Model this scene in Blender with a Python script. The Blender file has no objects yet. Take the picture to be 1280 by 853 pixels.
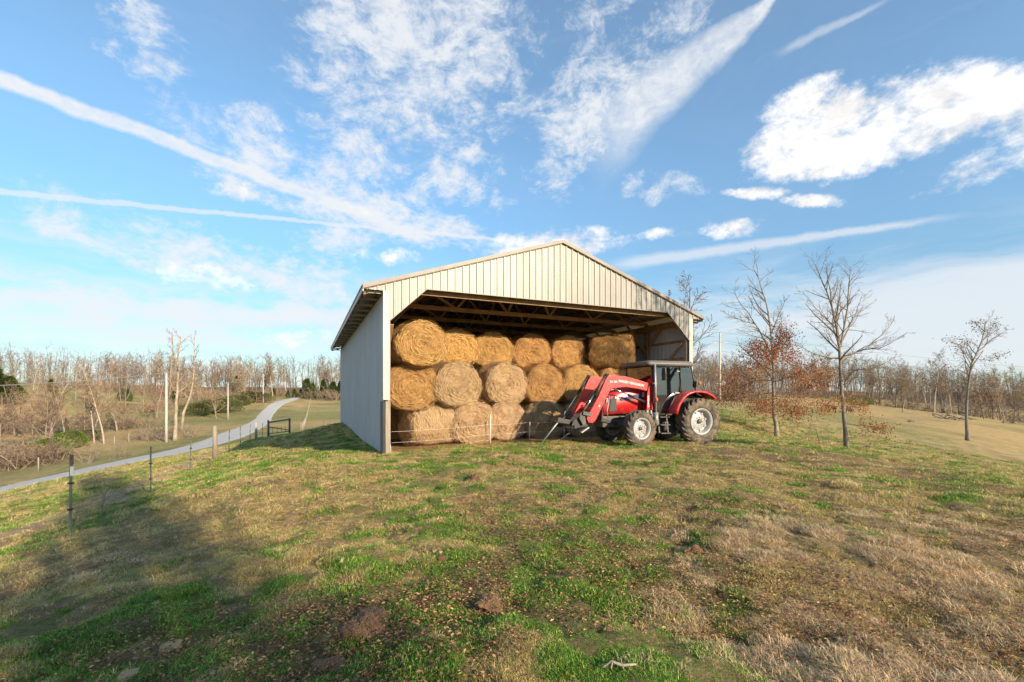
import bpy, bmesh, math, random
import numpy as np
from mathutils import Vector, Matrix, Euler, noise as mnoise

SC = bpy.context.scene
COL = SC.collection
PI = math.pi

# ------------------------------------------------------------------ camera
EYE = 1.70
HOR = 494.0                      # photo row of the horizon
F = 569.0                        # focal length in photo pixels (1280 wide)
cd = bpy.data.cameras.new("camera")
cd.sensor_width = 36.0
cd.lens = F / 1280.0 * 36.0
cd.shift_y = (HOR - 426.5) / 1280.0
cd.clip_start = 0.05
cd.clip_end = 6000
cam = bpy.data.objects.new("camera", cd)
cam.location = (0, 0, EYE)
cam.rotation_euler = (math.radians(90), 0, 0)
COL.objects.link(cam)
SC.camera = cam

# ------------------------------------------------------------------ exposure and sun
SC.view_settings.view_transform = 'Standard'
SC.view_settings.look = 'None'
SC.view_settings.gamma = 1.0
SC.view_settings.exposure = 0.95
SUN_DIR = Vector((-0.68, 0.73, -0.36)).normalized()     # the way the light travels
SUN_EL = math.asin(-SUN_DIR.z)
sl = bpy.data.lights.new("sun", 'SUN')
sl.energy = 4.3
sl.angle = math.radians(0.6)
sl.color = (1.0, 0.81, 0.57)
so = bpy.data.objects.new("sun", sl)
so.rotation_euler = SUN_DIR.to_track_quat('-Z', 'Y').to_euler()
so.location = (20, -20, 30)
COL.objects.link(so)

# ------------------------------------------------------------------ node maths helper
class NX:
    """a float socket with operators that add Math nodes"""
    def __init__(s, nt, sock): s.nt = nt; s.s = sock
    def _m(s, op, *a, clamp=False):
        n = s.nt.nodes.new('ShaderNodeMath'); n.operation = op; n.use_clamp = clamp
        for i, v in enumerate((s,) + a):
            if isinstance(v, NX): s.nt.links.new(v.s, n.inputs[i])
            else: n.inputs[i].default_value = float(v)
        return NX(s.nt, n.outputs[0])
    def __add__(s, o): return s._m('ADD', o)
    __radd__ = __add__
    def __sub__(s, o): return s._m('SUBTRACT', o)
    def __rsub__(s, o): return (s * -1.0) + o
    def __mul__(s, o): return s._m('MULTIPLY', o)
    __rmul__ = __mul__
    def __truediv__(s, o): return s._m('DIVIDE', o)
    def max(s, o): return s._m('MAXIMUM', o)
    def min(s, o): return s._m('MINIMUM', o)
    def clamp(s): return s._m('ADD', 0.0, clamp=True)
    def abs(s): return s._m('ABSOLUTE')
    def step(s, lo, hi):
        n = s.nt.nodes.new('ShaderNodeMapRange'); n.interpolation_type = 'SMOOTHSTEP'
        s.nt.links.new(s.s, n.inputs[0]); n.inputs[1].default_value = lo; n.inputs[2].default_value = hi
        return NX(s.nt, n.outputs[0])

def n_noise(nt, vec, scale, detail=5, rough=0.55, dist=0.0, out='Fac'):
    n = nt.nodes.new('ShaderNodeTexNoise'); n.inputs['Scale'].default_value = scale
    n.inputs['Detail'].default_value = detail; n.inputs['Roughness'].default_value = rough
    n.inputs['Distortion'].default_value = dist
    if vec is not None: nt.links.new(vec, n.inputs['Vector'])
    o = n.outputs[0] if out == 'Fac' else n.outputs[1]
    return NX(nt, o) if out == 'Fac' else o

def n_map(nt, vec, scale=(1, 1, 1), rot=(0, 0, 0), loc=(0, 0, 0)):
    n = nt.nodes.new('ShaderNodeMapping'); nt.links.new(vec, n.inputs['Vector'])
    n.inputs['Scale'].default_value = scale; n.inputs['Rotation'].default_value = rot
    n.inputs['Location'].default_value = loc
    return n.outputs[0]

def n_mix(nt, fac, a, b, mode='MIX'):
    n = nt.nodes.new('ShaderNodeMix'); n.data_type = 'RGBA'; n.blend_type = mode
    if isinstance(fac, NX): nt.links.new(fac.s, n.inputs[0])
    else: n.inputs[0].default_value = fac
    for sock, v in ((n.inputs[6], a), (n.inputs[7], b)):
        if hasattr(v, 'is_linked'): nt.links.new(v, sock)
        else: sock.default_value = (*v[:3], 1)
    return n.outputs[2]

# ------------------------------------------------------------------ world: sky and clouds
W = bpy.data.worlds.new("World"); SC.world = W; W.use_nodes = True
nt = W.node_tree; nt.nodes.clear()
sky = nt.nodes.new('ShaderNodeTexSky'); sky.sky_type = 'NISHITA'; sky.sun_disc = False
sky.sun_elevation = SUN_EL
sky.sun_rotation = math.atan2(-SUN_DIR.x, -SUN_DIR.y)
sky.air_density = 1.0; sky.dust_density = 0.3; sky.ozone_density = 2.5; sky.altitude = 200
bg = nt.nodes.new('ShaderNodeBackground'); bg.inputs[1].default_value = 0.15
sky_tint = n_mix(nt, 1.0, sky.outputs[0], (0.62, 0.86, 0.88), 'MULTIPLY'); SKYT = sky_tint
tc = nt.nodes.new('ShaderNodeTexCoord')
D = tc.outputs['Generated']
sep = nt.nodes.new('ShaderNodeSeparateXYZ')
# directions are pushed about by noise so that cloud outlines are ragged
def warped(amount, scale, detail=6):
    c = n_noise(nt, D, scale, detail, 0.6, out='Color')
    v = nt.nodes.new('ShaderNodeVectorMath'); v.operation = 'MULTIPLY_ADD'
    nt.links.new(c, v.inputs[0]); v.inputs[1].default_value = (amount,) * 3
    a = nt.nodes.new('ShaderNodeVectorMath'); a.operation = 'ADD'
    nt.links.new(D, v.inputs[2])
    nt.links.new(v.outputs[0], a.inputs[0]); a.inputs[1].default_value = (-amount / 2,) * 3
    return a.outputs[0]
def az_el(vec):
    s = nt.nodes.new('ShaderNodeSeparateXYZ'); nt.links.new(vec, s.inputs[0])
    x, y, z = (NX(nt, s.outputs[i]) for i in range(3))
    return x._m('ARCTAN2', y), z._m('ARCSINE')
def px_dir(px, py):
    return Vector(((px - 640) / F, 1, (HOR - py) / F)).normalized()
def px_ae(px, py):
    d = px_dir(px, py); return math.atan2(d.x, d.y), math.asin(d.z)
def blobs(az, el, lst):
    """union of soft ellipses: 1 in the middle, 0 on the outline; each is (px, py, rx, ry, turn, weight)"""
    out = None
    for px, py, rx, ry, turn, wgt in lst:
        a, e = px_ae(px, py)
        k = 1.0 / F * math.cos(a) ** 1.2
        ca, sa = math.cos(math.radians(turn)), math.sin(math.radians(turn))
        da = az - a; de = el - e
        q1 = (da * ca + de * sa) * (1 / (rx * k)); q2 = (de * ca - da * sa) * (1 / (ry * k))
        m = (1.0 - (q1 * q1 + q2 * q2)) * wgt
        out = m if out is None else out.max(m)
    return out
def streak(vec, p1, p2, width, taper, grow=0.0):
    """a straight trail between two directions of the sky (a great circle)"""
    a = px_dir(*p1); b = px_dir(*p2)
    n = a.cross(b).normalized(); al = (b - a * a.dot(b)).normalized(); L = math.acos(a.dot(b))
    def dot(v):
        d = nt.nodes.new('ShaderNodeVectorMath'); d.operation = 'DOT_PRODUCT'
        nt.links.new(vec, d.inputs[0]); d.inputs[1].default_value = v
        return NX(nt, d.outputs['Value'])
    off = dot(n).abs(); pos = dot(al)._m('ARCTAN2', dot(a))
    w = pos * (grow / L) + width
    prof = (1.0 - off / w.max(1e-4)).max(0.0)
    ends = pos.step(-taper, taper * 0.4) * (1.0 - pos.step(L - taper, L))
    return prof * ends
w_small = warped(0.05, 7.0)
w_tiny = warped(0.012, 30.0, 4)
w_big = warped(0.16, 3.0)
w_trail = warped(0.022, 16.0, 5)
# cumulus
azc, elc = az_el(w_small)
cum = blobs(azc, elc, [(1080, 170, 150, 40, 6, 1.0), (1165, 118, 90, 40, 10, 1.0), (1060, 152, 80, 44, 0, 1.0), (1120, 135, 80, 44, 0, 1.0), (1000, 132, 55, 34, 0, .9), (1250, 118, 90, 40, 0, 1.0), (1170, 150, 140, 40, 8, .9),
                       (1005, 178, 95, 34, 0, 1.0), (1100, 130, 60, 26, 25, .8), (1290, 160, 60, 50, 0, .7),
                       (945, 242, 50, 9, -14, .8), (1012, 253, 42, 9, -16, .8), (920, 285, 48, 14, -8, .85),
                       (828, 293, 30, 9, 0, .7), (690, 308, 95, 24, 0, .8), (640, 300, 40, 12, 0, .7), (1190, 228, 70, 9, 6, .45),
                       (310, 238, 60, 16, 0, .75), (475, 322, 50, 12, 0, .6), (270, 345, 70, 16, 0, .6), (1240, 200, 80, 30, 25, .5),
                       (365, 421, 50, 12, 0, .55), (455, 262, 26, 10, 0, .6)])
nz = n_noise(nt, n_map(nt, D, (1, 1, 1.6)), 9.0, 9, 0.62)
sun_off = n_map(nt, D, (1, 1, 1.6), loc=(0.020, -0.010, 0.035))
nz2 = n_noise(nt, sun_off, 9.0, 5, 0.6)
nz3 = n_noise(nt, n_map(nt, D, (1, 1, 1.4)), 26.0, 7, 0.68)
cden = (cum.max(-1.0) * 1.05 + (nz - 0.5) * 2.5 + (nz3 - 0.5) * 1.7).step(0.08, 0.95)
shade = ((nz - nz2) * 1.1 + 0.95).max(0.84).min(1.02)
# cirrus
azb, elb = az_el(w_big)
cir_m = blobs(azb, elb, [(450, 60, 80, 120, -25, .95), (590, 60, 110, 90, 30, .9), (520, 140, 120, 60, 20, .7), (740, 150, 90, 48, 35, .95), (800, 110, 80, 34, 40, .7),
                         (180, 52, 50, 42, -20, .9), (720, 185, 50, 40, 60, .6), (560, 210, 60, 50, -40, .5), (760, 20, 90, 22, 20, .5),
                         (830, 222, 60, 18, 0, .55), (330, 180, 40, 40, 50, .6), (455, 190, 60, 50, 30, .8), (570, 230, 50, 30, -40, .8), (490, 272, 150, 30, -10, 1.0), (440, 300, 60, 22, 0, .9), (420, 240, 70, 18, 10, .8),
                         (330, 335, 260, 40, -8, .95), (130, 380, 240, 34, 0, .9), (400, 400, 200, 22, 0, .8), (60, 265, 60, 12, 0, .5), (230, 140, 30, 18, 0, .35), (620, 170, 22, 10, 0, .45), (600, 262, 40, 12, 0, .5),
                         (290, 195, 40, 14, 0, .4), (160, 298, 40, 10, 0, .4)])
fan = streak(w_small, (965, 0), (705, 200), 0.008, 0.18, 0.10)
cn = n_noise(nt, n_map(nt, w_small, (1.0, 1.0, 1.9), (0.3, 0.5, 0.6)), 8.0, 11, 0.70, 0.6)
cn2 = n_noise(nt, n_map(nt, w_small, (4.0, 1.0, 6.0), (0.2, 0.9, 0.5)), 6.0, 7, 0.62, 0.6)
cn3 = n_noise(nt, n_map(nt, w_tiny, (1, 1, 1.6)), 34.0, 6, 0.7, 0.3)
cirrus = (cir_m.max(-1.0) * 0.55 + (cn - 0.5) * 2.4 + (cn2 - 0.5) * 1.1 + (cn3 - 0.5) * 1.1).step(-0.06, 0.80) * 0.95
cirrus = cirrus.max(((fan * 1.7).clamp() * (cn * 1.6 + cn2 * 1.2 + cn3 * .8 - 1.0)).clamp() * 0.95)
# contrails
t1 = streak(w_trail, (-60, 78), (560, 308), 0.0135, 0.22, 0.001)
t2 = streak(w_tiny, (-60, 234), (660, 304), 0.0055, 0.10, -0.002)
t3 = streak(w_tiny, (1110, 283), (740, 336), 0.008, 0.12, 0.010)
t4 = streak(w_tiny, (1080, 15), (960, 72), 0.006, 0.05, 0.004)
trails = ((t1 * 2.0).clamp() * (cn * 0.9 + cn3 * 1.1 - 0.12)).clamp().max((t2 * 1.9).clamp() * 0.62).max((t3 * 1.5).clamp() * 0.62).max((t4 * 1.4).clamp() * 0.4)
# low veil all round, and thinner cloud over the rest of the sky
azp, elp = az_el(D)
sk = nt.nodes.new('ShaderNodeVectorMath'); sk.operation = 'SCALE'; nt.links.new(SKYT, sk.inputs[0]); nt.links.new((elp.step(-0.05, 0.50) * 0.46 + 0.52).s, sk.inputs['Scale']); nt.links.new(sk.outputs[0], bg.inputs[0])
veil_n = n_noise(nt, n_map(nt, w_small, (1, 1, 7.5)), 3.2, 8, 0.58, 0.3)
low = 1.0 - elp.step(0.12, 0.36)
veil = (veil_n * 1.9 - 0.98 + low * 0.45).step(0.0, 0.75) * low * 0.85
veil_right = blobs(azp, elp, [(1230, 400, 260, 95, 0, 1.0)]).clamp()
veil = veil.max((veil_right * 1.2 + (veil_n - 0.5) * 1.3).step(0.1, 0.85) * 0.80)
behind = azp.abs().step(0.95, 1.4)
veil = veil.max((cn - 0.46).step(0.0, 0.22) * behind * 0.7)
hz = (1.0 - elp.step(-0.02, 0.20)) * 0.14 + 0.06 + cn * 0.10
opac = (1.0 - (1.0 - cirrus) * (1.0 - trails.clamp()) * (1.0 - veil) * (1.0 - hz)).clamp()
thin = nt.nodes.new('ShaderNodeBackground'); thin.inputs[0].default_value = (0.93, 0.96, 1.0, 1); thin.inputs[1].default_value = 0.49
thick = nt.nodes.new('ShaderNodeBackground'); thick.inputs[0].default_value = (1.0, 0.985, 0.98, 1)
nt.links.new((shade * 0.575).s, thick.inputs[1])
m1 = nt.nodes.new('ShaderNodeMixShader'); nt.links.new((opac * 0.97).s, m1.inputs[0]); nt.links.new(bg.outputs[0], m1.inputs[1]); nt.links.new(thin.outputs[0], m1.inputs[2])
m2 = nt.nodes.new('ShaderNodeMixShader'); nt.links.new(cden.s, m2.inputs[0]); nt.links.new(m1.outputs[0], m2.inputs[1]); nt.links.new(thick.outputs[0], m2.inputs[2])
wo = nt.nodes.new('ShaderNodeOutputWorld'); nt.links.new(m2.outputs[0], wo.inputs[0])
W.cycles.sampling_method = 'MANUAL'; W.cycles.sample_map_resolution = 512

# ------------------------------------------------------------------ object helpers
def tag(o, label=None, cat=None, group=None, kind=None):
    if label: o['label'] = label
    if cat: o['category'] = cat
    if group: o['group'] = group
    if kind: o['kind'] = kind
    return o
def empty(name, loc=(0, 0, 0), rz=0.0, **k):
    o = bpy.data.objects.new(name, None); o.location = loc; o.rotation_euler = (0, 0, rz)
    o.empty_display_size = 0.2
    COL.objects.link(o); return tag(o, **k)
def put(name, mesh, parent=None, loc=None, rot=None, **k):
    o = bpy.data.objects.new(name, mesh); COL.objects.link(o)
    if parent is not None: o.parent = parent
    if loc is not None: o.location = loc
    if rot is not None: o.rotation_euler = rot
    return tag(o, **k)
def copy_tree(o, parent=None):
    c = o.copy(); COL.objects.link(c)
    if parent is not None: c.parent = parent
    for ch in list(o.children): copy_tree(ch, c)
    return c

class MB:
    """collects shapes and turns them into one mesh"""
    def __init__(s): s.v = []; s.f = []; s.sm = []
    def add(s, vs, fs, smooth=False):
        b = len(s.v); s.v += [tuple(p) for p in vs]
        s.f += [tuple(b + i for i in f) for f in fs]; s.sm += [smooth] * len(fs)
        return s
    def box(s, a, b, M=None):
        (x0, y0, z0), (x1, y1, z1) = a, b
        vs = [Vector(p) for p in ((x0,y0,z0),(x1,y0,z0),(x1,y1,z0),(x0,y1,z0),(x0,y0,z1),(x1,y0,z1),(x1,y1,z1),(x0,y1,z1))]
        if M is not None: vs = [M @ p for p in vs]
        return s.add(vs, [(0,3,2,1),(4,5,6,7),(0,1,5,4),(1,2,6,5),(2,3,7,6),(3,0,4,7)])
    def beam(s, p, q, w, h, up=(0, 0, 1)):
        p = Vector(p); q = Vector(q); d = (q - p).normalized(); u = Vector(up)
        sd = d.cross(u)
        if sd.length < 1e-4: sd = d.cross(Vector((1, 0, 0)))
        sd.normalize(); u = sd.cross(d).normalized()
        c = [(-w/2,-h/2),(w/2,-h/2),(w/2,h/2),(-w/2,h/2)]
        vs = [p + sd*a + u*b for a, b in c] + [q + sd*a + u*b for a, b in c]
        return s.add(vs, [(3,2,1,0),(4,5,6,7),(0,1,5,4),(1,2,6,5),(2,3,7,6),(3,0,4,7)])
    def tube(s, pts, rad, n=6, caps=True):
        pts = [Vector(p) for p in pts]; m = len(pts)
        if not hasattr(rad, '__len__'): rad = [rad] * m
        vs = []; ref = None
        for i, p in enumerate(pts):
            d = (pts[min(i+1, m-1)] - pts[max(i-1, 0)])
            d = d.normalized() if d.length > 1e-9 else Vector((0, 0, 1))
            if ref is None:
                ref = d.cross(Vector((0.31, 0.17, 0.93)) if abs(d.z) < 0.9 else Vector((1, 0.1, 0))).normalized()
            e1 = (ref - d * ref.dot(d)).normalized(); ref = e1; e2 = d.cross(e1)
            for k in range(n):
                a = 2*PI*k/n; vs.append(p + (e1*math.cos(a) + e2*math.sin(a)) * rad[i])
        fs = []
        for i in range(m-1):
            for k in range(n):
                k2 = (k+1) % n; fs.append((i*n+k, i*n+k2, (i+1)*n+k2, (i+1)*n+k))
        if caps: fs += [tuple(range(n-1, -1, -1)), tuple((m-1)*n + k for k in range(n))]
        return s.add(vs, fs, n > 4)
    def lathe(s, prof, axis='y', n=32, c=(0, 0, 0), closed=False, smooth=True):
        """prof: list of (radius, along)"""
        vs = []
        for r, h in prof:
            for k in range(n):
                a = 2*PI*k/n; x, z = r*math.cos(a), r*math.sin(a)
                p = {'y': (x, h, z), 'z': (x, z, h), 'x': (h, x, z)}[axis]
                vs.append((p[0]+c[0], p[1]+c[1], p[2]+c[2]))
        m = len(prof); fs = []
        for i in range(m - (0 if closed else 1)):
            j = (i+1) % m
            for k in range(n):
                k2 = (k+1) % n; fs.append((i*n+k, i*n+k2, j*n+k2, j*n+k))
        return s.add(vs, fs, smooth)
    def prism(s, poly, a, b, plane='xz', inset=0.0):
        """poly in a plane, thickened from a to b across it"""
        def P(u, w, h): return {'xz': (u, h, w), 'yz': (h, u, w), 'xy': (u, w, h)}[plane]
        n = len(poly); cx = sum(p[0] for p in poly)/n; cy = sum(p[1] for p in poly)/n
        vs = []
        rings = [(a, inset), (a + (b-a)*min(.3, inset/max(abs(b-a), 1e-6)), 0), (b - (b-a)*min(.3, inset/max(abs(b-a), 1e-6)), 0), (b, inset)] if inset else [(a, 0), (b, 0)]
        for h, ins in rings:
            for (u, w) in poly:
                dx, dy = u-cx, w-cy; L = math.hypot(dx, dy) or 1
                vs.append(P(u - dx/L*ins, w - dy/L*ins, h))
        fs = [tuple(range(n))[::-1]]
        for r in range(len(rings)-1):
            for k in range(n): fs.append((r*n+k, r*n+(k+1) % n, (r+1)*n+(k+1) % n, (r+1)*n+k))
        fs.append(tuple((len(rings)-1)*n + k for k in range(n)))
        return s.add(vs, fs)
    def mesh(s, name, mat, fix=True):
        me = bpy.data.meshes.new(name); me.from_pydata(s.v, [], s.f); me.validate()
        if len(me.polygons) == len(s.sm): me.polygons.foreach_set('use_smooth', s.sm)
        if fix:
            bm = bmesh.new(); bm.from_mesh(me); bmesh.ops.recalc_face_normals(bm, faces=bm.faces); bm.to_mesh(me); bm.free()
        for m in (mat if isinstance(mat, (list, tuple)) else [mat]): me.materials.append(m)
        return me
    def build(s, name, mat, parent=None, bevel=0.0, fix=True, **k):
        me = s.mesh(name, mat, fix)
        if bevel:
            bm = bmesh.new(); bm.from_mesh(me)
            bmesh.ops.remove_doubles(bm, verts=bm.verts, dist=1e-5)
            ed = [e for e in bm.edges if len(e.link_faces) == 2 and e.calc_face_angle(0) > 0.6]
            bmesh.ops.bevel(bm, geom=ed, offset=bevel, segments=2, affect='EDGES', profile=0.6)
            bm.to_mesh(me); bm.free()
        return put(name, me, parent, **k)

# ------------------------------------------------------------------ materials
def mat(name, c1, c2=None, scale=4.0, rough=0.7, metal=0.0, bump=0.0, bscale=None, stretch=(1, 1, 1), coat=0.0, spec=0.5, c3=None, rnd=0.0, detail=5, contrast=(0.35, 0.65)):
    m = bpy.data.materials.new(name); m.use_nodes = True; nt = m.node_tree
    b = nt.nodes['Principled BSDF']; b.inputs['Roughness'].default_value = rough; b.inputs['Metallic'].default_value = metal
    b.inputs['Specular IOR Level'].default_value = spec
    b.inputs['Coat Weight'].default_value = coat; b.inputs['Coat Roughness'].default_value = 0.12
    tc = nt.nodes.new('ShaderNodeTexCoord'); v = n_map(nt, tc.outputs['Object'], stretch)
    col = None
    if c2 is not None:
        f = n_noise(nt, v, scale, detail, 0.6).step(*contrast)
        col = n_mix(nt, f, c1, c2)
        if c3 is not None:
            f3 = n_noise(nt, v, scale * 3.3, detail, 0.65).step(0.5, 0.72)
            col = n_mix(nt, f3, col, c3)
    if rnd:
        oi = nt.nodes.new('ShaderNodeObjectInfo')
        hsv = nt.nodes.new('ShaderNodeHueSaturation')
        if col is None: hsv.inputs['Color'].default_value = (*c1, 1)
        else: nt.links.new(col, hsv.inputs['Color'])
        r = NX(nt, oi.outputs['Random'])
        nt.links.new((r * (2*rnd) + (1-rnd)).s, hsv.inputs['Value'])
        nt.links.new((r._m('FRACT') * 7.13)._m('FRACT').__mul__(0.04 * rnd * 2).__add__(0.5 - 0.04 * rnd).s, hsv.inputs['Hue'])
        col = hsv.outputs[0]
    if col is None: b.inputs['Base Color'].default_value = (*c1, 1)
    else: nt.links.new(col, b.inputs['Base Color'])
    if bump:
        bn = nt.nodes.new('ShaderNodeBump'); bn.inputs['Strength'].default_value = min(1.0, bump); bn.inputs['Distance'].default_value = 0.02
        nt.links.new(n_noise(nt, v, bscale or scale * 3, 6, 0.65).s, bn.inputs['Height']); nt.links.new(bn.outputs[0], b.inputs['Normal'])
    return m

def translucent(m, amount=0.35):
    nt = m.node_tree; b = nt.nodes['Principled BSDF']; out = nt.nodes['Material Output']
    t = nt.nodes.new('ShaderNodeBsdfTranslucent')
    bc = b.inputs['Base Color']
    if bc.is_linked: nt.links.new(bc.links[0].from_socket, t.inputs[0])
    else: t.inputs[0].default_value = bc.default_value
    mx = nt.nodes.new('ShaderNodeMixShader'); mx.inputs[0].default_value = amount
    nt.links.new(b.outputs[0], mx.inputs[1]); nt.links.new(t.outputs[0], mx.inputs[2]); nt.links.new(mx.outputs[0], out.inputs[0])
    return m

M = {}
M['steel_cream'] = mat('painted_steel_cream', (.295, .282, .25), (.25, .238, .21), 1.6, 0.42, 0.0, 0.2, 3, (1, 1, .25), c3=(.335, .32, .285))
M['steel_grey'] = mat('painted_steel_grey', (.52, .52, .525), (.46, .46, .465), 1.5, 0.5, 0.0, 0.1, 3, (1, 1, .2), c3=(.56, .55, .53))
M['roof_steel'] = mat('roof_steel', (.42, .40, .37), (.36, .34, .31), 1.5, 0.45, 0.3, 0.1, 3)
M['trim'] = mat('trim_steel', (.20, .165, .135), (.25, .21, .18), 2.0, 0.5)
M['trim_white'] = mat('corner_trim', (.46, .44, .40), (.40, .38, .34), 2.0, 0.45)
M['wood'] = mat('truss_lumber', (.38, .23, .11), (.28, .16, .08), 2.5, 0.8, 0, 0.5, 14, (1, 1, 1), c3=(.44, .29, .15), rnd=0.15)
M['wood_grey'] = mat('weathered_wood', (.36, .31, .25), (.24, .20, .16), 5, 0.9, 0, 0.7, 18, (1, 1, .12), rnd=.15)
M['pole_wood'] = mat('pole_wood', (.50, .46, .41), (.38, .35, .31), 3, 0.85, 0, 0.4, 12, (1, 1, .15), rnd=.1)
M['dark_strip'] = mat('gap_shade_dark', (.03, .04, .04), (.05, .05, .05), 4, .8)  # near-black colour painted in for the shade inside a wall gap
M['hay_gold'] = None
M['red'] = mat('red_paint', (.52, .010, .018), (.44, .015, .02), 2.5, 0.42, 0, 0.12, coat=.3, c3=(.33, .085, .055))
M['black'] = mat('black_plastic', (.018, .018, .02), (.03, .028, .026), 6, 0.5)
M['dgrey'] = mat('chassis_grey', (.07, .07, .075), (.12, .105, .09), 5, 0.6, 0.2, 0.2)
M['lgrey'] = mat('light_grey_steel', (.33, .33, .33), (.24, .235, .23), 5, 0.45, 0.4)
M['rubber'] = mat('tyre_rubber', (.035, .034, .033), (.16, .125, .085), 3.5, 0.9, 0, 0.5, 20, c3=(.22, .17, .12))
M['rubber_side'] = mat('tyre_sidewall', (.055, .053, .052), (.10, .09, .078), 3.5, 0.8, 0, 0.2, 20)
M['rim'] = mat('rim_silver', (.40, .41, .42), (.32, .31, .30), 4, 0.42, 0.15, c3=(.36, .32, .27))
M['roof_cab'] = mat('cab_roof', (.15, .14, .125), (.11, .105, .10), 3, 0.5)
M['chrome'] = mat('chrome_rod', (.7, .7, .7), (.55, .55, .55), 5, 0.2, 1.0)
M['white'] = mat('white_decal', (.78, .78, .78), (.70, .70, .70), 6, .4)
M['blue_decal'] = mat('blue_decal', (.03, .035, .12), (.05, .05, .16), 6, .35)
M['orange'] = mat('orange_reflector', (.75, .12, .02), (.6, .1, .02), 6, .3)
M['tpost'] = mat('t_post_green', (.10, .145, .10), (.16, .17, .13), 8, .7, 0, .2)
M['tpost_rust'] = mat('t_post_rust', (.20, .11, .06), (.12, .09, .06), 10, .85, 0, .2)
M['white_cap'] = mat('insulator_white', (.75, .76, .74), (.66, .66, .62), 5, .5)
M['wire'] = mat('wire_zinc', (.45, .44, .42), (.35, .34, .32), 5, .5, .6)
M['twine'] = mat('electric_twine', (.72, .70, .64), (.62, .6, .55), 20, .8)
M['cow'] = mat('cow_hide', (.016, .013, .012), (.03, .024, .02), 4, .6, 0, .3)
M['stone'] = mat('limestone', (.52, .38, .19), (.40, .28, .13), 9, .9, 0, .8, 30, rnd=.2, c3=(.58, .45, .27))
M['clay'] = mat('red_clay', (.28, .165, .085), (.17, .095, .05), 9, .95, 0, 1.0, 30, c3=(.27, .15, .08))
g = bpy.data.materials.new('tinted_glass'); g.use_nodes = True; gn = g.node_tree; gn.nodes.clear()
tr = gn.nodes.new('ShaderNodeBsdfTransparent'); tr.inputs[0].default_value = (.26, .46, .45, 1)
gl = gn.nodes.new('ShaderNodeBsdfGlossy'); gl.inputs['Roughness'].default_value = .02; gl.inputs[0].default_value = (.9, .95, 1, 1)
lw = gn.nodes.new('ShaderNodeFresnel'); lw.inputs[0].default_value = 1.7
mx = gn.nodes.new('ShaderNodeMixShader'); go = gn.nodes.new('ShaderNodeOutputMaterial')
gn.links.new((NX(gn, lw.outputs[0]) * 1.5 + 0.06).s, mx.inputs[0]); gn.links.new(tr.outputs[0], mx.inputs[1]); gn.links.new(gl.outputs[0], mx.inputs[2]); gn.links.new(mx.outputs[0], go.inputs[0])
M['glass'] = g
# ================================================================== TERRAIN
rng = np.random.default_rng(7)
random.seed(7)

def _hash(ix, iy, seed):
    h = (ix * 374761393 + iy * 668265263 + seed * 1442695041) & 0xFFFFFFFF
    h = ((h ^ (h >> 13)) * 1274126177) & 0xFFFFFFFF
    return ((h ^ (h >> 16)) & 0xFFFF) / 65535.0
def vnoise(x, y, lam, seed=0):
    x = np.asarray(x, float) / lam; y = np.asarray(y, float) / lam
    ix = np.floor(x).astype(np.int64); iy = np.floor(y).astype(np.int64)
    fx = x - ix; fy = y - iy; fx = fx*fx*(3-2*fx); fy = fy*fy*(3-2*fy)
    a = _hash(ix, iy, seed); b = _hash(ix+1, iy, seed); c = _hash(ix, iy+1, seed); d = _hash(ix+1, iy+1, seed)
    return (a*(1-fx)+b*fx)*(1-fy) + (c*(1-fx)+d*fx)*fy
def fbm(x, y, lam, seed=0, o=4, g=0.5):
    s = 0; w = 1; t = 0
    for i in range(o):
        a = 0.6 + i
        xr = x*math.cos(a) - y*math.sin(a); yr = x*math.sin(a) + y*math.cos(a)
        s = s + w*vnoise(xr, yr, lam/2**i, seed+i*17); t += w; w *= g
    return s/t

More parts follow.
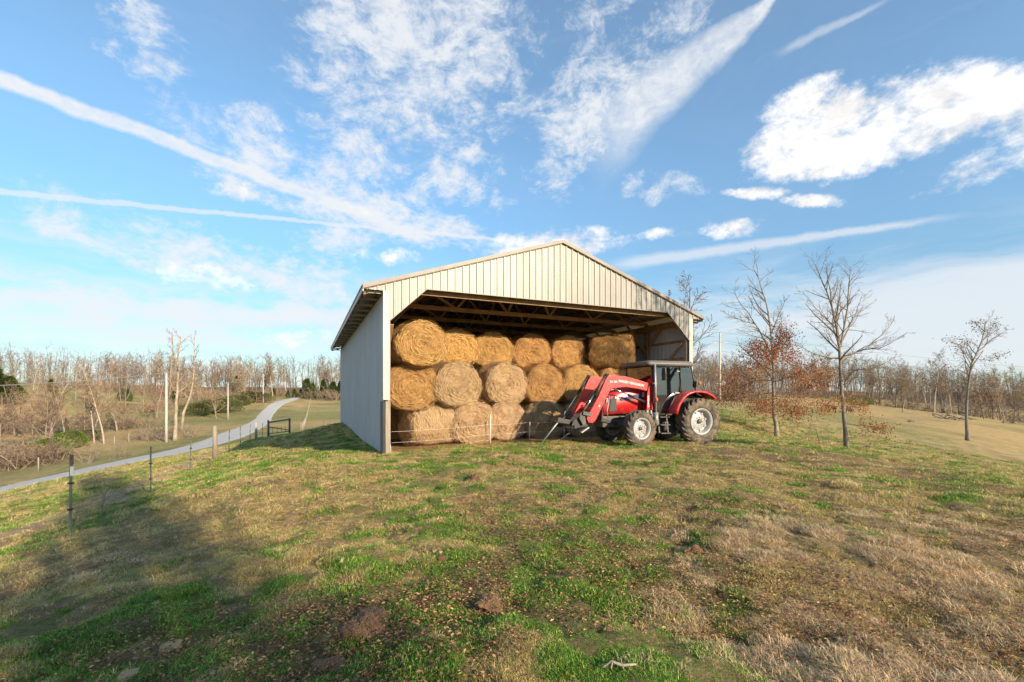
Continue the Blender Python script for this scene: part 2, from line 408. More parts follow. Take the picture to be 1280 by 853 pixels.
def pz(px, py, Z):
    """point seen at a photo pixel, at distance Z"""
    return ((px-640)/F*Z, Z, EYE - (py-HOR)/F*Z)
CP = [(0,0,.10),(-2,2.5,.0),(2,3,.12),(0,5,.08),(3,6,.12),(0,10,.12),(5,10,.14),(1,14,.17),(5.2,13.6,.15),(6,15.5,.15),(3,17,.12),(-1,15,.10),
      (-3.66,13.04,0.0),(-11.2,29.7,-.09),(-7.4,21,-.03),(0,25,.08),(7,18,.1),(-.5,34.5,-.05),(-4.6,12.2,-.02),(-6,10,-.22),(-5,5,-.42),(-3,6,-.18),
      (-7.6,7.8,-.74),(-10.6,13.3,-1.18),(-12.7,18,-1.27),(-13.7,21,-1.3),(-16.7,28,-1.62),(-20,36,-1.9),(-21.4,40,-1.95),(-7.06,16.7,-.30),(-10.5,20.3,-.69),(-13.9,24.5,-1.15),
      (-12,34,-.75),(-16,45,-1.6),
      pz(0,612,26), pz(85,593,31), pz(184,572,40), pz(240,562,47), pz(296,541,68), pz(333,517,125), pz(372,497,220),
      pz(20,590,45), pz(100,561,60), pz(150,522,110), pz(200,503,165), pz(60,487,170), pz(0,486,150), pz(130,490,200), pz(0,560,70), pz(30,520,110),
      pz(250,498,235), pz(420,496,235), pz(400,505,180), pz(390,525,100), pz(400,536,70),pz(300,525,105), pz(330,503,150),
      (-30,14,-4.2),(-20,5,-2.9),(-14,4,-1.9),(-12,-4,-1.4),(-40,20,-6.0),
      (5,50,-.2),(10,80,.2),(20,120,1.0),(15,30,.0),
      (13.3,11.8,-.55),(9,11.5,.0),(7.5,17,.1),(8,22,.02),(18.4,25,-1.42),(16.3,28,-.98),(42,42,-2.5),(14,20,-.55),
      pz(900,504,60), pz(1000,502,110), pz(1040,517,75), pz(1120,520,85), pz(1200,529,80), pz(1280,540,80), pz(1270,580,30), pz(1180,583,23), pz(1150,513,130),
      pz(960,512,50), pz(1280,528,130), pz(1330,560,60), (8,4,-.05),(12,0,-.4),(0,-8,.3),(10,-12,.2),(-10,-15,-.6),(22,4,-1.2),(5,-30,1.0),(40,-10,-1.5),(-50,-20,-4),
      (-300,420,6),(0,420,2),(300,350,0),(420,60,-6),(-420,60,2),(0,-420,4),(-300,-300,0),(300,-300,-2),(200,900,4),(-200,900,6),(900,300,-2),(-900,300,6),(0,-900,4)]
CP = np.array(CP, float)
def warp(x, y):
    r = np.hypot(x, y) + 1e-9; k = np.arcsinh(r/9.0)*9.0/r
    return x*k, y*k
_cx, _cy = warp(CP[:, 0], CP[:, 1])
def _phi(r2): return 0.5*r2*np.log(r2+1e-9)
n_ = len(CP)
K = _phi((_cx[:, None]-_cx)**2 + (_cy[:, None]-_cy)**2) + np.eye(n_)*0.6
P_ = np.stack([np.ones(n_), _cx, _cy], 1)
A_ = np.block([[K, P_], [P_.T, np.zeros((3, 3))]])
sol = np.linalg.solve(A_, np.concatenate([CP[:, 2], np.zeros(3)]))
def tps(x, y):
    wx, wy = warp(x, y); out = sol[n_] + sol[n_+1]*wx + sol[n_+2]*wy
    for i in range(n_): out = out + sol[i]*_phi((wx-_cx[i])**2 + (wy-_cy[i])**2)
    return out
# the barn stands in its own frame: t along the front, v to the back
BARN = (-3.66, 13.04); BANG = math.atan2(.4104, .9119)
def barn_tv(x, y):
    dx = x-BARN[0]; dy = y-BARN[1]
    return dx*.9119+dy*.4104, -dx*.4104+dy*.9119
def seg_dist(x, y, pts):
    d = np.full(np.shape(x), 1e9)
    for (x0, y0), (x1, y1) in zip(pts[:-1], pts[1:]):
        L2 = (x1-x0)**2+(y1-y0)**2
        t = np.clip(((x-x0)*(x1-x0)+(y-y0)*(y1-y0))/L2, 0, 1)
        d = np.minimum(d, np.hypot(x-x0-t*(x1-x0), y-y0-t*(y1-y0)))
    return d
ROAD = [(-27.2, 10), (-28.2, 18), (-29.3, 26), (-30.2, 31), (-31.9, 40), (-33.6, 48), (-36.6, 58), (-41.1, 68), (-49, 86), (-58, 106), (-67.5, 125), (-84, 167), (-103.6, 220), (-118, 262), (-133, 300)]
_LAMS = [(1.6, .060, 1), (.55, .050, 2), (.24, .040, 3), (.12, .018, 4)]
NXG, NYG = 680, 640
SXG, KX = 1600.0, 6.7
tx = np.linspace(-1, 1, NXG); ty = np.linspace(-1, 1, NYG)
gx = SXG*np.sinh(KX*tx)/math.sinh(KX); gy = 5.0 + SXG*np.sinh(KX*ty)/math.sinh(KX)
GX, GY = np.meshgrid(gx, gy)
GZ = tps(GX, GY)
RR = np.hypot(GX, GY)
bt, bv = barn_tv(GX, GY)
inb = np.clip(1-np.maximum(np.maximum(-bt, bt-11.6), np.maximum(-bv-.1, bv-18.4))/1.5, 0, 1)
rough_amt = (1-inb*.9)
droad = seg_dist(GX, GY, ROAD)
rough_amt = rough_amt*np.clip((droad-3)/1.5, 0.0, 1)
for lam, amp, sd in _LAMS:
    fade = np.clip(1.6 - RR/(lam*60), 0, 1)
    GZ += (vnoise(GX, GY, lam, sd)-.5)*2*amp*fade*rough_amt
# hoof pocks and clods near the camera
pk = vnoise(GX, GY, .14, 9)
GZ -= np.clip(pk-.72, 0, 1)*.16*np.clip(1.6-RR/9, 0, 1)*rough_amt
# broad unevenness far off
GZ += (fbm(GX, GY, 30, 21, 3)-.5)*np.clip((RR-60)/80, 0, 1)*2.2*(1-np.clip(1.6-droad/30, 0, 1))
GZ += (fbm(GX, GY, 260, 25, 3)-.5)*np.clip((RR-330)/300, 0, 1)*26

def G(x, y):
    """height of the ground mesh"""
    fx = (np.arcsinh(np.asarray(x, float)/SXG*math.sinh(KX))/KX+1)/2*(NXG-1)
    fy = (np.arcsinh((np.asarray(y, float)-5.0)/SXG*math.sinh(KX))/KX+1)/2*(NYG-1)
    ix = np.clip(np.floor(fx).astype(int), 0, NXG-2); iy = np.clip(np.floor(fy).astype(int), 0, NYG-2)
    x0 = gx[ix]; x1 = gx[ix+1]; y0 = gy[iy]; y1 = gy[iy+1]
    a = (x-x0)/(x1-x0); b = (y-y0)/(y1-y0)
    return (GZ[iy, ix]*(1-a)+GZ[iy, ix+1]*a)*(1-b)+(GZ[iy+1, ix]*(1-a)+GZ[iy+1, ix+1]*a)*b
def on_ground(px, py, zmin=1.2, zmax=400):
    """where the ray through a photo pixel meets the ground"""
    z = zmin; st = 1.012
    while z < zmax:
        x = (px-640)/F*z; h = EYE-(py-HOR)/F*z
        if h <= G(x, z): break
        z *= st
    return (px-640)/F*z, z
def at(px, Z):
    x = (px-640)/F*Z
    return x, Z, float(G(x, Z))

# ground cover: where it is green, tan or bare soil (world positions)
def spots(x, y, lst):
    o = np.zeros(np.shape(x))
    for cx, cy, r, w in lst:
        d2 = ((x-cx)**2+(y-cy)**2)/(r*r); o = o + w*np.exp(-d2*1.2)
    return o
def gp(px, py, r, w):
    X, Y = on_ground(px, py); return (X, Y, r, w)
GREEN = [gp(600,760,1.1,.9), gp(740,800,1.1,1), gp(620,690,1.4,.8), gp(450,830,.8,.6), gp(860,740,.9,.8), gp(880,840,.6,.7), gp(560,720,1.2,.6), gp(900,640,1.6,.35),
         gp(260,770,1.0,.5), gp(100,830,.8,.5), gp(540,572,1.6,.9), gp(500,575,.8,.6), gp(400,575,1.0,.35), gp(440,560,2,.7), gp(690,660,1.3,.6), gp(740,720,1.2,.7), gp(930,590,1.6,.3), gp(1180,600,1.5,.5), gp(1250,625,1.2,.4),
         gp(1230,650,.8,.25), gp(950,535,7,.35), gp(1080,548,6,.25), gp(370,540,3,.9), gp(330,550,4,.8), (-9.2,6.5,1.6,.5), (-18.5,24,3,.2), (-30,70,14,.5), (-50,110,18,.45), (-75,160,25,.4), (-45,62,10,.15), gp(1050,690,.7,.35), gp(1000,800,.5,.5), gp(1100,840,.5,.5)]
TAN = [gp(80,720,1.8,1.4), gp(170,690,1.8,1.3), gp(30,700,1.8,1.2), gp(250,640,2,.9), gp(330,610,2.2,.7), gp(420,620,2,.5), gp(1040,740,1.3,1.0), gp(1160,720,1.5,1), gp(1100,790,1,.9), gp(980,680,1.4,.8), gp(1240,680,1.4,.7), gp(860,600,2.2,.6), gp(700,590,2.5,.5), gp(560,600,2,.4),
       gp(460,572,1.2,.9), gp(1130,640,1.5,.7), gp(940,710,.8,.7), (-14,18,3,.6), (-22,20,5,.9), (-24,32,5,.8), (-60,50,20,.5), gp(1110,520,22,.9), gp(1230,560,10,.5), gp(410,510,30,.5), gp(1010,610,1.8,.6)]
SOIL = [gp(700,556,1.2,.5), gp(840,566,1.2,.5), gp(470,566,.9,.4), gp(770,575,1.5,.35), gp(955,568,2.2,.8), gp(1050,580,2.2,.8), gp(1150,592,2,.7), gp(870,572,1.6,.6), gp(1000,600,1.5,.3), gp(620,592,.7,.3), gp(780,600,1.5,.3), gp(460,800,.5,.5), gp(860,700,.5,.4), gp(1140,650,1,.5), gp(1230,720,1,.4), gp(1260,570,5,.4), gp(390,590,2,.15),gp(700,610,2,.25)]
LANE = [(-7.9, 3), (-9.6, 8), (-11.6, 12.5), (-13.6, 17), (-15.5, 22), (-18.5, 28), (-22, 34)]
def cover(x, y):
    n1 = fbm(x, y, 3.2, 31, 4); n2 = fbm(x, y, .75, 41, 4); n3 = fbm(x, y, 17, 51, 3)
    g_ = .30 + spots(x, y, GREEN)*.42 - spots(x, y, TAN)*.45 - spots(x, y, SOIL)*.2 + (n1-.5)*.8 + (n2-.5)*1.6 + (fbm(x, y, .30, 43, 3)-.5)*3.0 + (n3-.5)*.5
    s_ = .12 + spots(x, y, SOIL)*.75 + (fbm(x, y, 1.1, 61, 4)-.5)*1.5 + (fbm(x, y, .3, 71, 2)-.5)*.6
    dl = seg_dist(x, y, LANE)
    g_ = g_ - np.clip(1.15-dl, 0, 1)*.9 + np.clip(1-np.abs(dl-1.9)/.9, 0, 1)*.22
    t, v = barn_tv(x, y)
    inside = (t > .1) & (t < 11.5) & (v > .3) & (v < 18.4)
    g_ = np.where(inside, g_-1.0, g_)
    return np.clip(g_, 0, 1), np.clip(s_, 0, 1), dl, inside
gG, gS, gL, gI = cover(GX, GY)
def lerp(a, b, t): return a*(1-t[..., None]) + b*t[..., None]
c_green = np.array([.19, .225, .06]); c_tan = np.array([.50, .365, .19]); c_brown = np.array([.23, .155, .09]); c_olive = np.array([.21, .20, .085])
gm = np.clip((gG-.30)/.40, 0, 1)
colr = lerp(np.broadcast_to(c_tan, GX.shape+(3,)), c_green, gm)
nearw = np.clip(1.5-RR/14, 0, 1)                       # under the standing blades near the camera the soil shows
colr = lerp(colr, c_brown, np.clip((gS-.42)/.25, 0, 1)*.9)
colr = lerp(colr, c_brown*1.1, nearw*.62)
far = np.clip((RR-28)/45, 0, 1)
ff = fbm(GX, GY, 22, 81, 4)
fcol = lerp(np.broadcast_to(np.array([.47, .335, .15]), GX.shape+(3,)), np.array([.29, .265, .095]), np.clip((ff-.42)/.2+spots(GX, GY, GREEN)*1.6-spots(GX, GY, TAN)*1.3, 0, 1))
fcol = lerp(fcol, np.array([.20, .15, .10]), np.clip((fbm(GX, GY, 7, 91, 3)-.60)/.15, 0, 1)*.55)
colr = lerp(colr, fcol, far)
woods = np.clip((RR-260)/60, 0, 1)
colr = lerp(colr, np.array([.17, .12, .08]), woods)
lane = np.clip(1.0-gL, 0, 1)*np.clip((fbm(GX, GY, .8, 95, 3))*1.6, 0, 1)
colr = lerp(colr, np.array([.42, .33, .24]), np.clip(lane*1.3, 0, 1)*.85)
colr = lerp(colr, np.array([.30, .20, .10]), gI*.8)
verge = np.clip(1-np.abs(droad-4.0)/1.8, 0, 1)*(fbm(GX, GY, 4, 96, 3) > .42)
colr = lerp(colr, np.array([.17, .18, .07]), verge*.7)

me = bpy.data.meshes.new('ground')
nv = NXG*NYG
co = np.stack([GX, GY, GZ], -1).reshape(-1, 3).astype(np.float32)
me.vertices.add(nv); me.vertices.foreach_set('co', co.ravel())
ii = (np.arange(NYG-1)[:, None]*NXG + np.arange(NXG-1)[None, :]).ravel()
q = np.stack([ii, ii+1, ii+NXG+1, ii+NXG], 1).astype(np.int32)
me.loops.add(q.size); me.loops.foreach_set('vertex_index', q.ravel())
me.polygons.add(len(q)); me.polygons.foreach_set('loop_start', np.arange(0, q.size, 4, dtype=np.int32))
me.polygons.foreach_set('use_smooth', np.ones(len(q), bool))
me.update(); me.validate()
ca = me.color_attributes.new('cover', 'FLOAT_COLOR', 'POINT')
ca.data.foreach_set('color', np.concatenate([colr.reshape(-1, 3), np.ones((nv, 1))], 1).astype(np.float32).ravel())
gmz = bpy.data.materials.new('pasture_ground'); gmz.use_nodes = True; nt = gmz.node_tree; b = nt.nodes['Principled BSDF']
b.inputs['Roughness'].default_value = .95; b.inputs['Specular IOR Level'].default_value = .15
at_ = nt.nodes.new('ShaderNodeAttribute'); at_.attribute_name = 'cover'
tcg = nt.nodes.new('ShaderNodeTexCoord'); gv = tcg.outputs['Object']
fn = n_noise(nt, gv, 9, 8, .72); fn2 = n_noise(nt, gv, 46, 5, .7); fn3 = n_noise(nt, gv, 1.3, 7, .68)
v_ = (fn*1.5 + fn2*1.1 + fn3*1.3 - 0.95).max(.3)
cm = n_mix(nt, 1.0, at_.outputs['Color'], (1, 1, 1), 'MULTIPLY')
vv = nt.nodes.new('ShaderNodeVectorMath'); vv.operation = 'SCALE'; nt.links.new(at_.outputs['Color'], vv.inputs[0]); nt.links.new(v_.s, vv.inputs['Scale'])
dk = n_mix(nt, fn2.step(.52, .62) * .65, vv.outputs[0], (.05, .045, .02))
nt.links.new(dk, b.inputs['Base Color'])
bp = nt.nodes.new('ShaderNodeBump'); bp.inputs['Strength'].default_value = .9; bp.inputs['Distance'].default_value = .09
nt.links.new((fn + fn2*.6).s, bp.inputs['Height']); nt.links.new(bp.outputs[0], b.inputs['Normal'])
me.materials.append(gmz)
put('ground', me, kind='structure')

# ------------------------------------------------------------------ gravel road
def resample(pts, step_fn):
    out = [pts[0]]; 
    for a, b_ in zip(pts[:-1], pts[1:]):
        L = math.dist(a, b_); n = max(1, int(L/step_fn(a)))
        for k in range(1, n+1): out.append((a[0]+(b_[0]-a[0])*k/n, a[1]+(b_[1]-a[1])*k/n))
    return out
def smooth_path(pts, it=3):
    for _ in range(it):
        q_ = [pts[0]]
        for a, b_ in zip(pts[:-1], pts[1:]):
            q_ += [(a[0]*.75+b_[0]*.25, a[1]*.75+b_[1]*.25), (a[0]*.25+b_[0]*.75, a[1]*.25+b_[1]*.75)]
        pts = q_ + [pts[-1]]
    return pts
rp = resample(smooth_path(ROAD, 2), lambda p: max(.6, math.hypot(*p)*.015))
mb = MB(); vs = []; fs = []; NW = 11
for i, p in enumerate(rp):
    a = rp[max(0, i-1)]; c = rp[min(len(rp)-1, i+1)]
    d = Vector((c[0]-a[0], c[1]-a[1])).normalized(); nrm = Vector((-d.y, d.x))
    half = 1.9 + 1.1*min(1, max(0, (110-p[1])/60)) + .25*(vnoise(p[0], p[1], 3, 5)-.5)
    hs = [float(G(p[0]+nrm.x*o, p[1]+nrm.y*o)) for o in (-half, -half*.5, 0, half*.5, half)]
    for k in range(NW):
        o = (k/(NW-1)*2-1)*half; x, y = p[0]+nrm.x*o, p[1]+nrm.y*o
        f_ = k/(NW-1)*4; j = min(3, int(f_)); zl = hs[j]*(1-f_+j)+hs[j+1]*(f_-j)
        crown = .05*(1-(o/half)**2) - .03*math.exp(-((abs(o)-.8)/.25)**2)
        edge = -.12 if k in (0, NW-1) else .02
        vs.append((x, y, max(zl, float(G(x, y))) + crown + edge + math.hypot(x, y)*.0004))
for i in range(len(rp)-1):
    for k in range(NW-1): fs.append((i*NW+k, i*NW+k+1, (i+1)*NW+k+1, (i+1)*NW+k))
mb.add(vs, fs, True)
gravel = mat('gravel', (.52, .50, .47), (.38, .365, .345), 6, .95, 0, .8, 60, c3=(.50, .47, .43), detail=8)
put('gravel_road', mb.mesh('gravel_road', gravel, False), kind='structure')
for p_ in bpy.data.meshes['gravel_road'].polygons: pass

# ------------------------------------------------------------------ grass (too many blades to count)
def blade_mesh(name, n, radius, h0, h1, lie, w, mats, seed, curl=0.0, segs=2, mixp=(1.0,)):
    r = random.Random(seed); mb = MB(); mi = []
    for i in range(n):
        a = r.uniform(0, 2*PI); q_ = radius*math.sqrt(r.random()); x, y = q_*math.cos(a), q_*math.sin(a)
        h = r.uniform(h0, h1); da = r.uniform(0, 2*PI); ln = r.uniform(*lie)
        d = Vector((math.cos(da)*ln, math.sin(da)*ln, math.sqrt(max(.02, 1-min(.98, ln)**2)))).normalized()
        sd = Vector((-math.sin(da), math.cos(da), 0)); sd = (sd + Vector((r.uniform(-.6, .6), r.uniform(-.6, .6), 0))).normalized()*w*r.uniform(.6, 1.3)/2
        p0 = Vector((x, y, -.012)); p1 = p0 + d*h*.55 + Vector((0, 0, .005)); d2 = (d + Vector((math.cos(da), math.sin(da), -.8))*r.uniform(0, curl+.25)).normalized()
        p2 = p1 + d2*h*.5
        mb.add([p0-sd, p0+sd, p1+sd*.8, p1-sd*.8, p2], [(0, 1, 2, 3), (3, 2, 4)])
        u = r.random(); m = 0
        while m < len(mixp)-1 and u > mixp[m]: m += 1
        mi += [m, m]
    me = bpy.data.meshes.new(name); me.from_pydata(mb.v, [], mb.f)
    for m in mats: me.materials.append(m)
    me.polygons.foreach_set('material_index', mi); me.update(); return me
def leaf_mesh(name, n, radius, size, mats, seed):
    r = random.Random(seed); mb = MB(); mi = []
    for i in range(n):
        a = r.uniform(0, 2*PI); q_ = radius*math.sqrt(r.random()); s = size*r.uniform(.6, 1.3)
        R = Euler((r.uniform(-.7, .7), r.uniform(-.7, .7), r.uniform(0, 6.3))).to_matrix()
        c = Vector((q_*math.cos(a), q_*math.sin(a), s*.35+r.uniform(0, .015)))
        vs = [c + R @ Vector(p)*s for p in ((-.5, 0, 0), (0, -.28, .12), (.5, 0, .05), (0, .28, .12), (0, 0, -.05))]
        mb.add(vs, [(0, 1, 4), (1, 2, 4), (2, 3, 4), (3, 0, 4)]); k = r.randrange(len(mats)); mi += [k]*4
    me = bpy.data.meshes.new(name); me.from_pydata(mb.v, [], mb.f)
    for m in mats: me.materials.append(m)
    me.polygons.foreach_set('material_index', mi); me.update(); return me
def gmat(name, c, rnd=.5): return translucent(mat(name, c, rough=.6, spec=.25, rnd=rnd), .3)
m_g1 = gmat('grass_green', (.21, .37, .05)); m_g2 = gmat('grass_olive', (.36, .38, .09)); m_g3 = gmat('grass_deep', (.08, .21, .03))
m_t1 = gmat('grass_straw', (.66, .49, .27)); m_t2 = gmat('grass_tan', (.48, .31, .14)); m_t3 = gmat('grass_grey', (.56, .42, .27)); m_b1 = gmat('dead_leaf', (.19, .10, .055)); m_b2 = gmat('dead_leaf_pale', (.33, .19, .10))
gcol = bpy.data.collections.new('grass_clumps')
cl = []
for i in range(4): cl.append(blade_mesh('clump_a%d' % i, 64, .10, .018, .046, (.2, .95), .0062, [m_g1, m_g2, m_g3, m_t2], 10+i, .6, mixp=(.36, .58, .70)))
for i in range(3): cl.append(blade_mesh('clump_b%d' % i, 60, .11, .022, .060, (.6, 1.0), .0055, [m_t1, m_t2, m_g2, m_t3], 20+i, .7, mixp=(.35, .68, .82)))
for i in range(3): cl.append(blade_mesh('clump_c%d' % i, 75, .13, .05, .12, (.6, 1.0), .0050, [m_t1, m_t3, m_t2], 30+i, .9, mixp=(.5, .78)))
for i in range(2): cl.append(leaf_mesh('clump_d%d' % i, 9, .16, .026, [m_b1, m_b2, m_b1, m_t2], 40+i))
for i, me in enumerate(cl):
    o = bpy.data.objects.new('clump_%02d' % i, me); gcol.objects.link(o)
# scatter: denser near the camera, thinning with distance
NP = 150000
rr_ = 1.4*(46/1.4)**(rng.random(NP)**.98)
th = rng.uniform(-1.02, 1.02, NP)
X = rr_*np.sin(th)*1.0; Y = rr_*np.cos(th)
cg, cs, cdl, cin = cover(X, Y)
keep = (~cin) & (seg_dist(X, Y, ROAD) > 3.0) & (rng.random(NP) > np.clip((cs-.55)*1.5, 0, .7)) & (rng.random(NP) > np.clip(1.0-cdl, 0, 1)*.8)
X, Y, cg, cs, rr_ = X[keep], Y[keep], cg[keep], cs[keep], rr_[keep]
n = len(X); u = rng.random(n)
pg = np.clip((cg-.22)/.42, 0, 1)
straw = np.clip(spots(X, Y, [gp(1040,740,1.2,1), gp(1150,720,1.3,1), gp(1090,790,1,.9), gp(985,690,1.0,.8), gp(1240,680,1.2,.8), gp(930,715,.5,.7), gp(1180,800,.9,.7), gp(80,720,1.2,.25)]), 0, 1)*(fbm(X, Y, .5, 77, 3) > .42)
typ = np.where(rng.random(n) < straw*.6, 2, np.where(u < pg, 0, 1))
typ = np.where(rng.random(n) < .20*np.clip((fbm(X, Y, 1.4, 66, 3)-.42)*4, 0, 1), 3, typ)
base = np.array([0, 4, 7, 10]); cnt = np.array([4, 3, 3, 2])
idx = base[typ] + (rng.random(n)*cnt[typ]).astype(int)
Zg = G(X, Y)
scl = (0.85 + .5*rng.random(n))*(1+np.clip((rr_-8)/18, 0, 1.6))
tuft = fbm(X, Y, .26, 88, 2)
scl = scl*np.maximum(.25 + np.clip((tuft-.36)*3.6, 0, 1.15), np.where(typ == 1, .72, .25))*np.clip(.50 + (rr_-4)*.045, .50, .85)
scl = np.where(typ == 3, .8+.5*rng.random(n), scl)
pm = bpy.data.meshes.new('grass_points'); pm.vertices.add(n)
pm.vertices.foreach_set('co', np.stack([X, Y, Zg], 1).astype(np.float32).ravel())
a1 = pm.attributes.new('idx', 'INT', 'POINT'); a1.data.foreach_set('value', idx.astype(np.int32))
a2 = pm.attributes.new('scl', 'FLOAT', 'POINT'); a2.data.foreach_set('value', scl.astype(np.float32))
a3 = pm.attributes.new('rot', 'FLOAT_VECTOR', 'POINT')
a3.data.foreach_set('vector', np.stack([rng.normal(0, .1, n), rng.normal(0, .1, n), rng.uniform(0, 6.28, n)], 1).astype(np.float32).ravel())
def scatter_tree(name, coll):
    ng = bpy.data.node_groups.new(name, 'GeometryNodeTree')
    ng.interface.new_socket('Geometry', in_out='INPUT', socket_type='NodeSocketGeometry'); ng.interface.new_socket('Geometry', in_out='OUTPUT', socket_type='NodeSocketGeometry')
    gi = ng.nodes.new('NodeGroupInput'); go_ = ng.nodes.new('NodeGroupOutput'); ip = ng.nodes.new('GeometryNodeInstanceOnPoints'); ci = ng.nodes.new('GeometryNodeCollectionInfo')
    ci.inputs['Collection'].default_value = coll; ci.inputs['Separate Children'].default_value = True; ci.inputs['Reset Children'].default_value = True
    def attr(nm, typ):
        a = ng.nodes.new('GeometryNodeInputNamedAttribute'); a.data_type = typ; a.inputs['Name'].default_value = nm; return a.outputs['Attribute']
    ip.inputs['Pick Instance'].default_value = True
    ng.links.new(gi.outputs[0], ip.inputs['Points']); ng.links.new(ci.outputs[0], ip.inputs['Instance'])
    ng.links.new(attr('idx', 'INT'), ip.inputs['Instance Index']); ng.links.new(attr('scl', 'FLOAT'), ip.inputs['Scale'])
    er = ng.nodes.new('FunctionNodeEulerToRotation'); ng.links.new(attr('rot', 'FLOAT_VECTOR'), er.inputs[0]); ng.links.new(er.outputs[0], ip.inputs['Rotation'])
    ng.links.new(ip.outputs[0], go_.inputs[0]); return ng
go1 = put('grass', pm, kind='stuff', label='short green and straw coloured pasture grass over the near hill')
md = go1.modifiers.new('scatter', 'NODES'); md.node_group = scatter_tree('grass_scatter', gcol)
# ================================================================== BARN
barn = empty('pole_barn', (BARN[0], BARN[1], 0), BANG, label='open fronted cream steel pole barn with a low gable roof on the hilltop', cat='barn')
T0, T1, V1 = 0.0, 11.6, 18.3
EO = .607; ZE = 4.75; PITCH = .333; TR = 5.8
def zroof(t): return ZE + (min(t, 2*TR-t) + EO)*PITCH
def profile(a, b, pitch=.2286, h=.030, extra=()):
    """columns of a ribbed steel sheet between a and b: (position, height)"""
    out = []; k = math.floor(a/pitch - 1e-6)
    while k*pitch < b:
        o = k*pitch
        for d, hh in ((0, 0), (.018, h), (.050, h), (.068, 0), (.13, 0), (.137, .004), (.15, .004), (.157, 0)):
            out.append((o+d, hh))
        k += 1
    def H(x):
        for (x0, h0), (x1, h1) in zip(out[:-1], out[1:]):
            if x0 <= x <= x1: return h0 + (h1-h0)*(x-x0)/(x1-x0)
        return 0
    cols = [(a, H(a))] + [(x, hh) for x, hh in out if a+1e-4 < x < b-1e-4] + [(b, H(b))]
    for e in extra:
        if a+1e-3 < e < b-1e-3: cols.append((e, H(e)))
    return sorted(cols)
def sheet(name, a, b, lo, hi, place, mat_, parent, extra=(), th=.004, **k):
    """ribbed sheet; place(s, w, d) gives the point at s along, w up, d outward"""
    cols = profile(a, b, extra=extra); mb = MB(); n = len(cols); vs = []
    for side in (0, -th):
        for s_, h_ in cols:
            vs.append(place(s_, lo(s_), h_+side)); vs.append(place(s_, hi(s_), h_+side))
    fs = []
    for i in range(n-1):
        fs.append((2*i, 2*i+2, 2*i+3, 2*i+1)); j = 2*n+2*i; fs.append((j, j+1, j+3, j+2))
        fs.append((2*i, j, j+2, 2*i+2)); fs.append((2*i+1, 2*i+3, j+3, j+1))
    fs.append((0, 1, 2*n+1, 2*n)); e = 2*n-2; fs.append((e, 2*n+e, 2*n+e+1, e+1))
    mb.add(vs, fs)
    return mb.build(name, mat_, parent, fix=False, **k)
PW = .9144
# gable front with its wide clipped-corner opening
oL, oR, oLs, oRs, zb, zj = .133, 11.467, 1.20, 10.40, 4.83, 3.83
def gbot(t):
    if t < 0 or t > T1: return 4.665
    if t <= oL or t >= oR: return zj
    if t < oLs: return zj + (t-oL)/(oLs-oL)*(zb-zj)
    if t > oRs: return zj + (oR-t)/(oR-oRs)*(zb-zj)
    return zb
edges = [-EO+.02, 0.0] + [i*PW for i in range(1, 13)] + [T1, 2*TR+EO-.02]
edges = [-EO+.02] + [0.0] + [PW*i for i in range(1, 13) if PW*i < T1-.05] + [T1, 2*TR+EO-.02]
for a, b in zip(edges[:-1], edges[1:]):
    sheet('gable_panel', a, b-.0015, (lambda t, a=a, b=b: gbot(min(max(t, a+1e-3), b-1e-3))), (lambda t: zroof(t)-.03),
          lambda s_, w, d: (s_, -.115-d, w), M['steel_cream'], barn, extra=(oL, oLs, oRs, oR, TR))
# side walls, back wall
def wallsheets(n, L, f, mat_, nm, zlo=.04, zhi=lambda s: 4.60):
    w = L/n
    for i in range(n): sheet(nm, i*w, (i+1)*w-.0015, lambda s: zlo, zhi, f, mat_, barn)
wallsheets(20, V1, lambda s_, w, d: (-.02-d, s_-.02, w), M['steel_grey'], 'wall_panel', -.15)
wallsheets(20, V1, lambda s_, w, d: (T1+.02+d, s_-.02, w), M['steel_grey'], 'wall_panel', -.10)
wallsheets(13, T1, lambda s_, w, d: (s_, V1+.02+d, w), M['steel_grey'], 'wall_panel', -.15, lambda s: zroof(s)-.05)
# roof sheets, ribs running down the slope
nR = 21; v0r, v1r = -.19, V1+.2; wr = (v1r-v0r)/nR
cosS = 1/math.hypot(1, PITCH); sinS = PITCH*cosS
for side in (0, 1):
    for i in range(nR):
        def place(s_, w, d, side=side):
            t = -EO + w; z = ZE + w*PITCH
            t2 = t - d*sinS; z2 = z + d*cosS
            return ((t2 if side == 0 else 2*TR - t2), s_, z2)
        sheet('roof_panel', v0r+i*wr, v0r+(i+1)*wr-.0015, lambda s: -.03, lambda s: TR+EO-.005, place, M['roof_steel'], barn)
MB().add([(TR-.24, v0r-.02, zroof(TR-.24)+.03), (TR, v0r-.02, zroof(TR)+.035), (TR+.24, v0r-.02, zroof(TR-.24)+.03), (TR-.24, v1r, zroof(TR-.24)+.03), (TR, v1r, zroof(TR)+.035), (TR+.24, v1r, zroof(TR-.24)+.03),
          (TR-.24, v0r-.02, zroof(TR-.24)+.022), (TR, v0r-.02, zroof(TR)+.025), (TR+.24, v0r-.02, zroof(TR-.24)+.022), (TR-.24, v1r, zroof(TR-.24)+.022), (TR, v1r, zroof(TR)+.025), (TR+.24, v1r, zroof(TR-.24)+.022)],
         [(0,1,4,3),(1,2,5,4),(6,9,10,7),(7,10,11,8),(0,6,7,1),(1,7,8,2),(3,4,10,9),(4,5,11,10),(0,3,9,6),(2,8,11,5)]).build('ridge_cap', M['roof_steel'], barn)
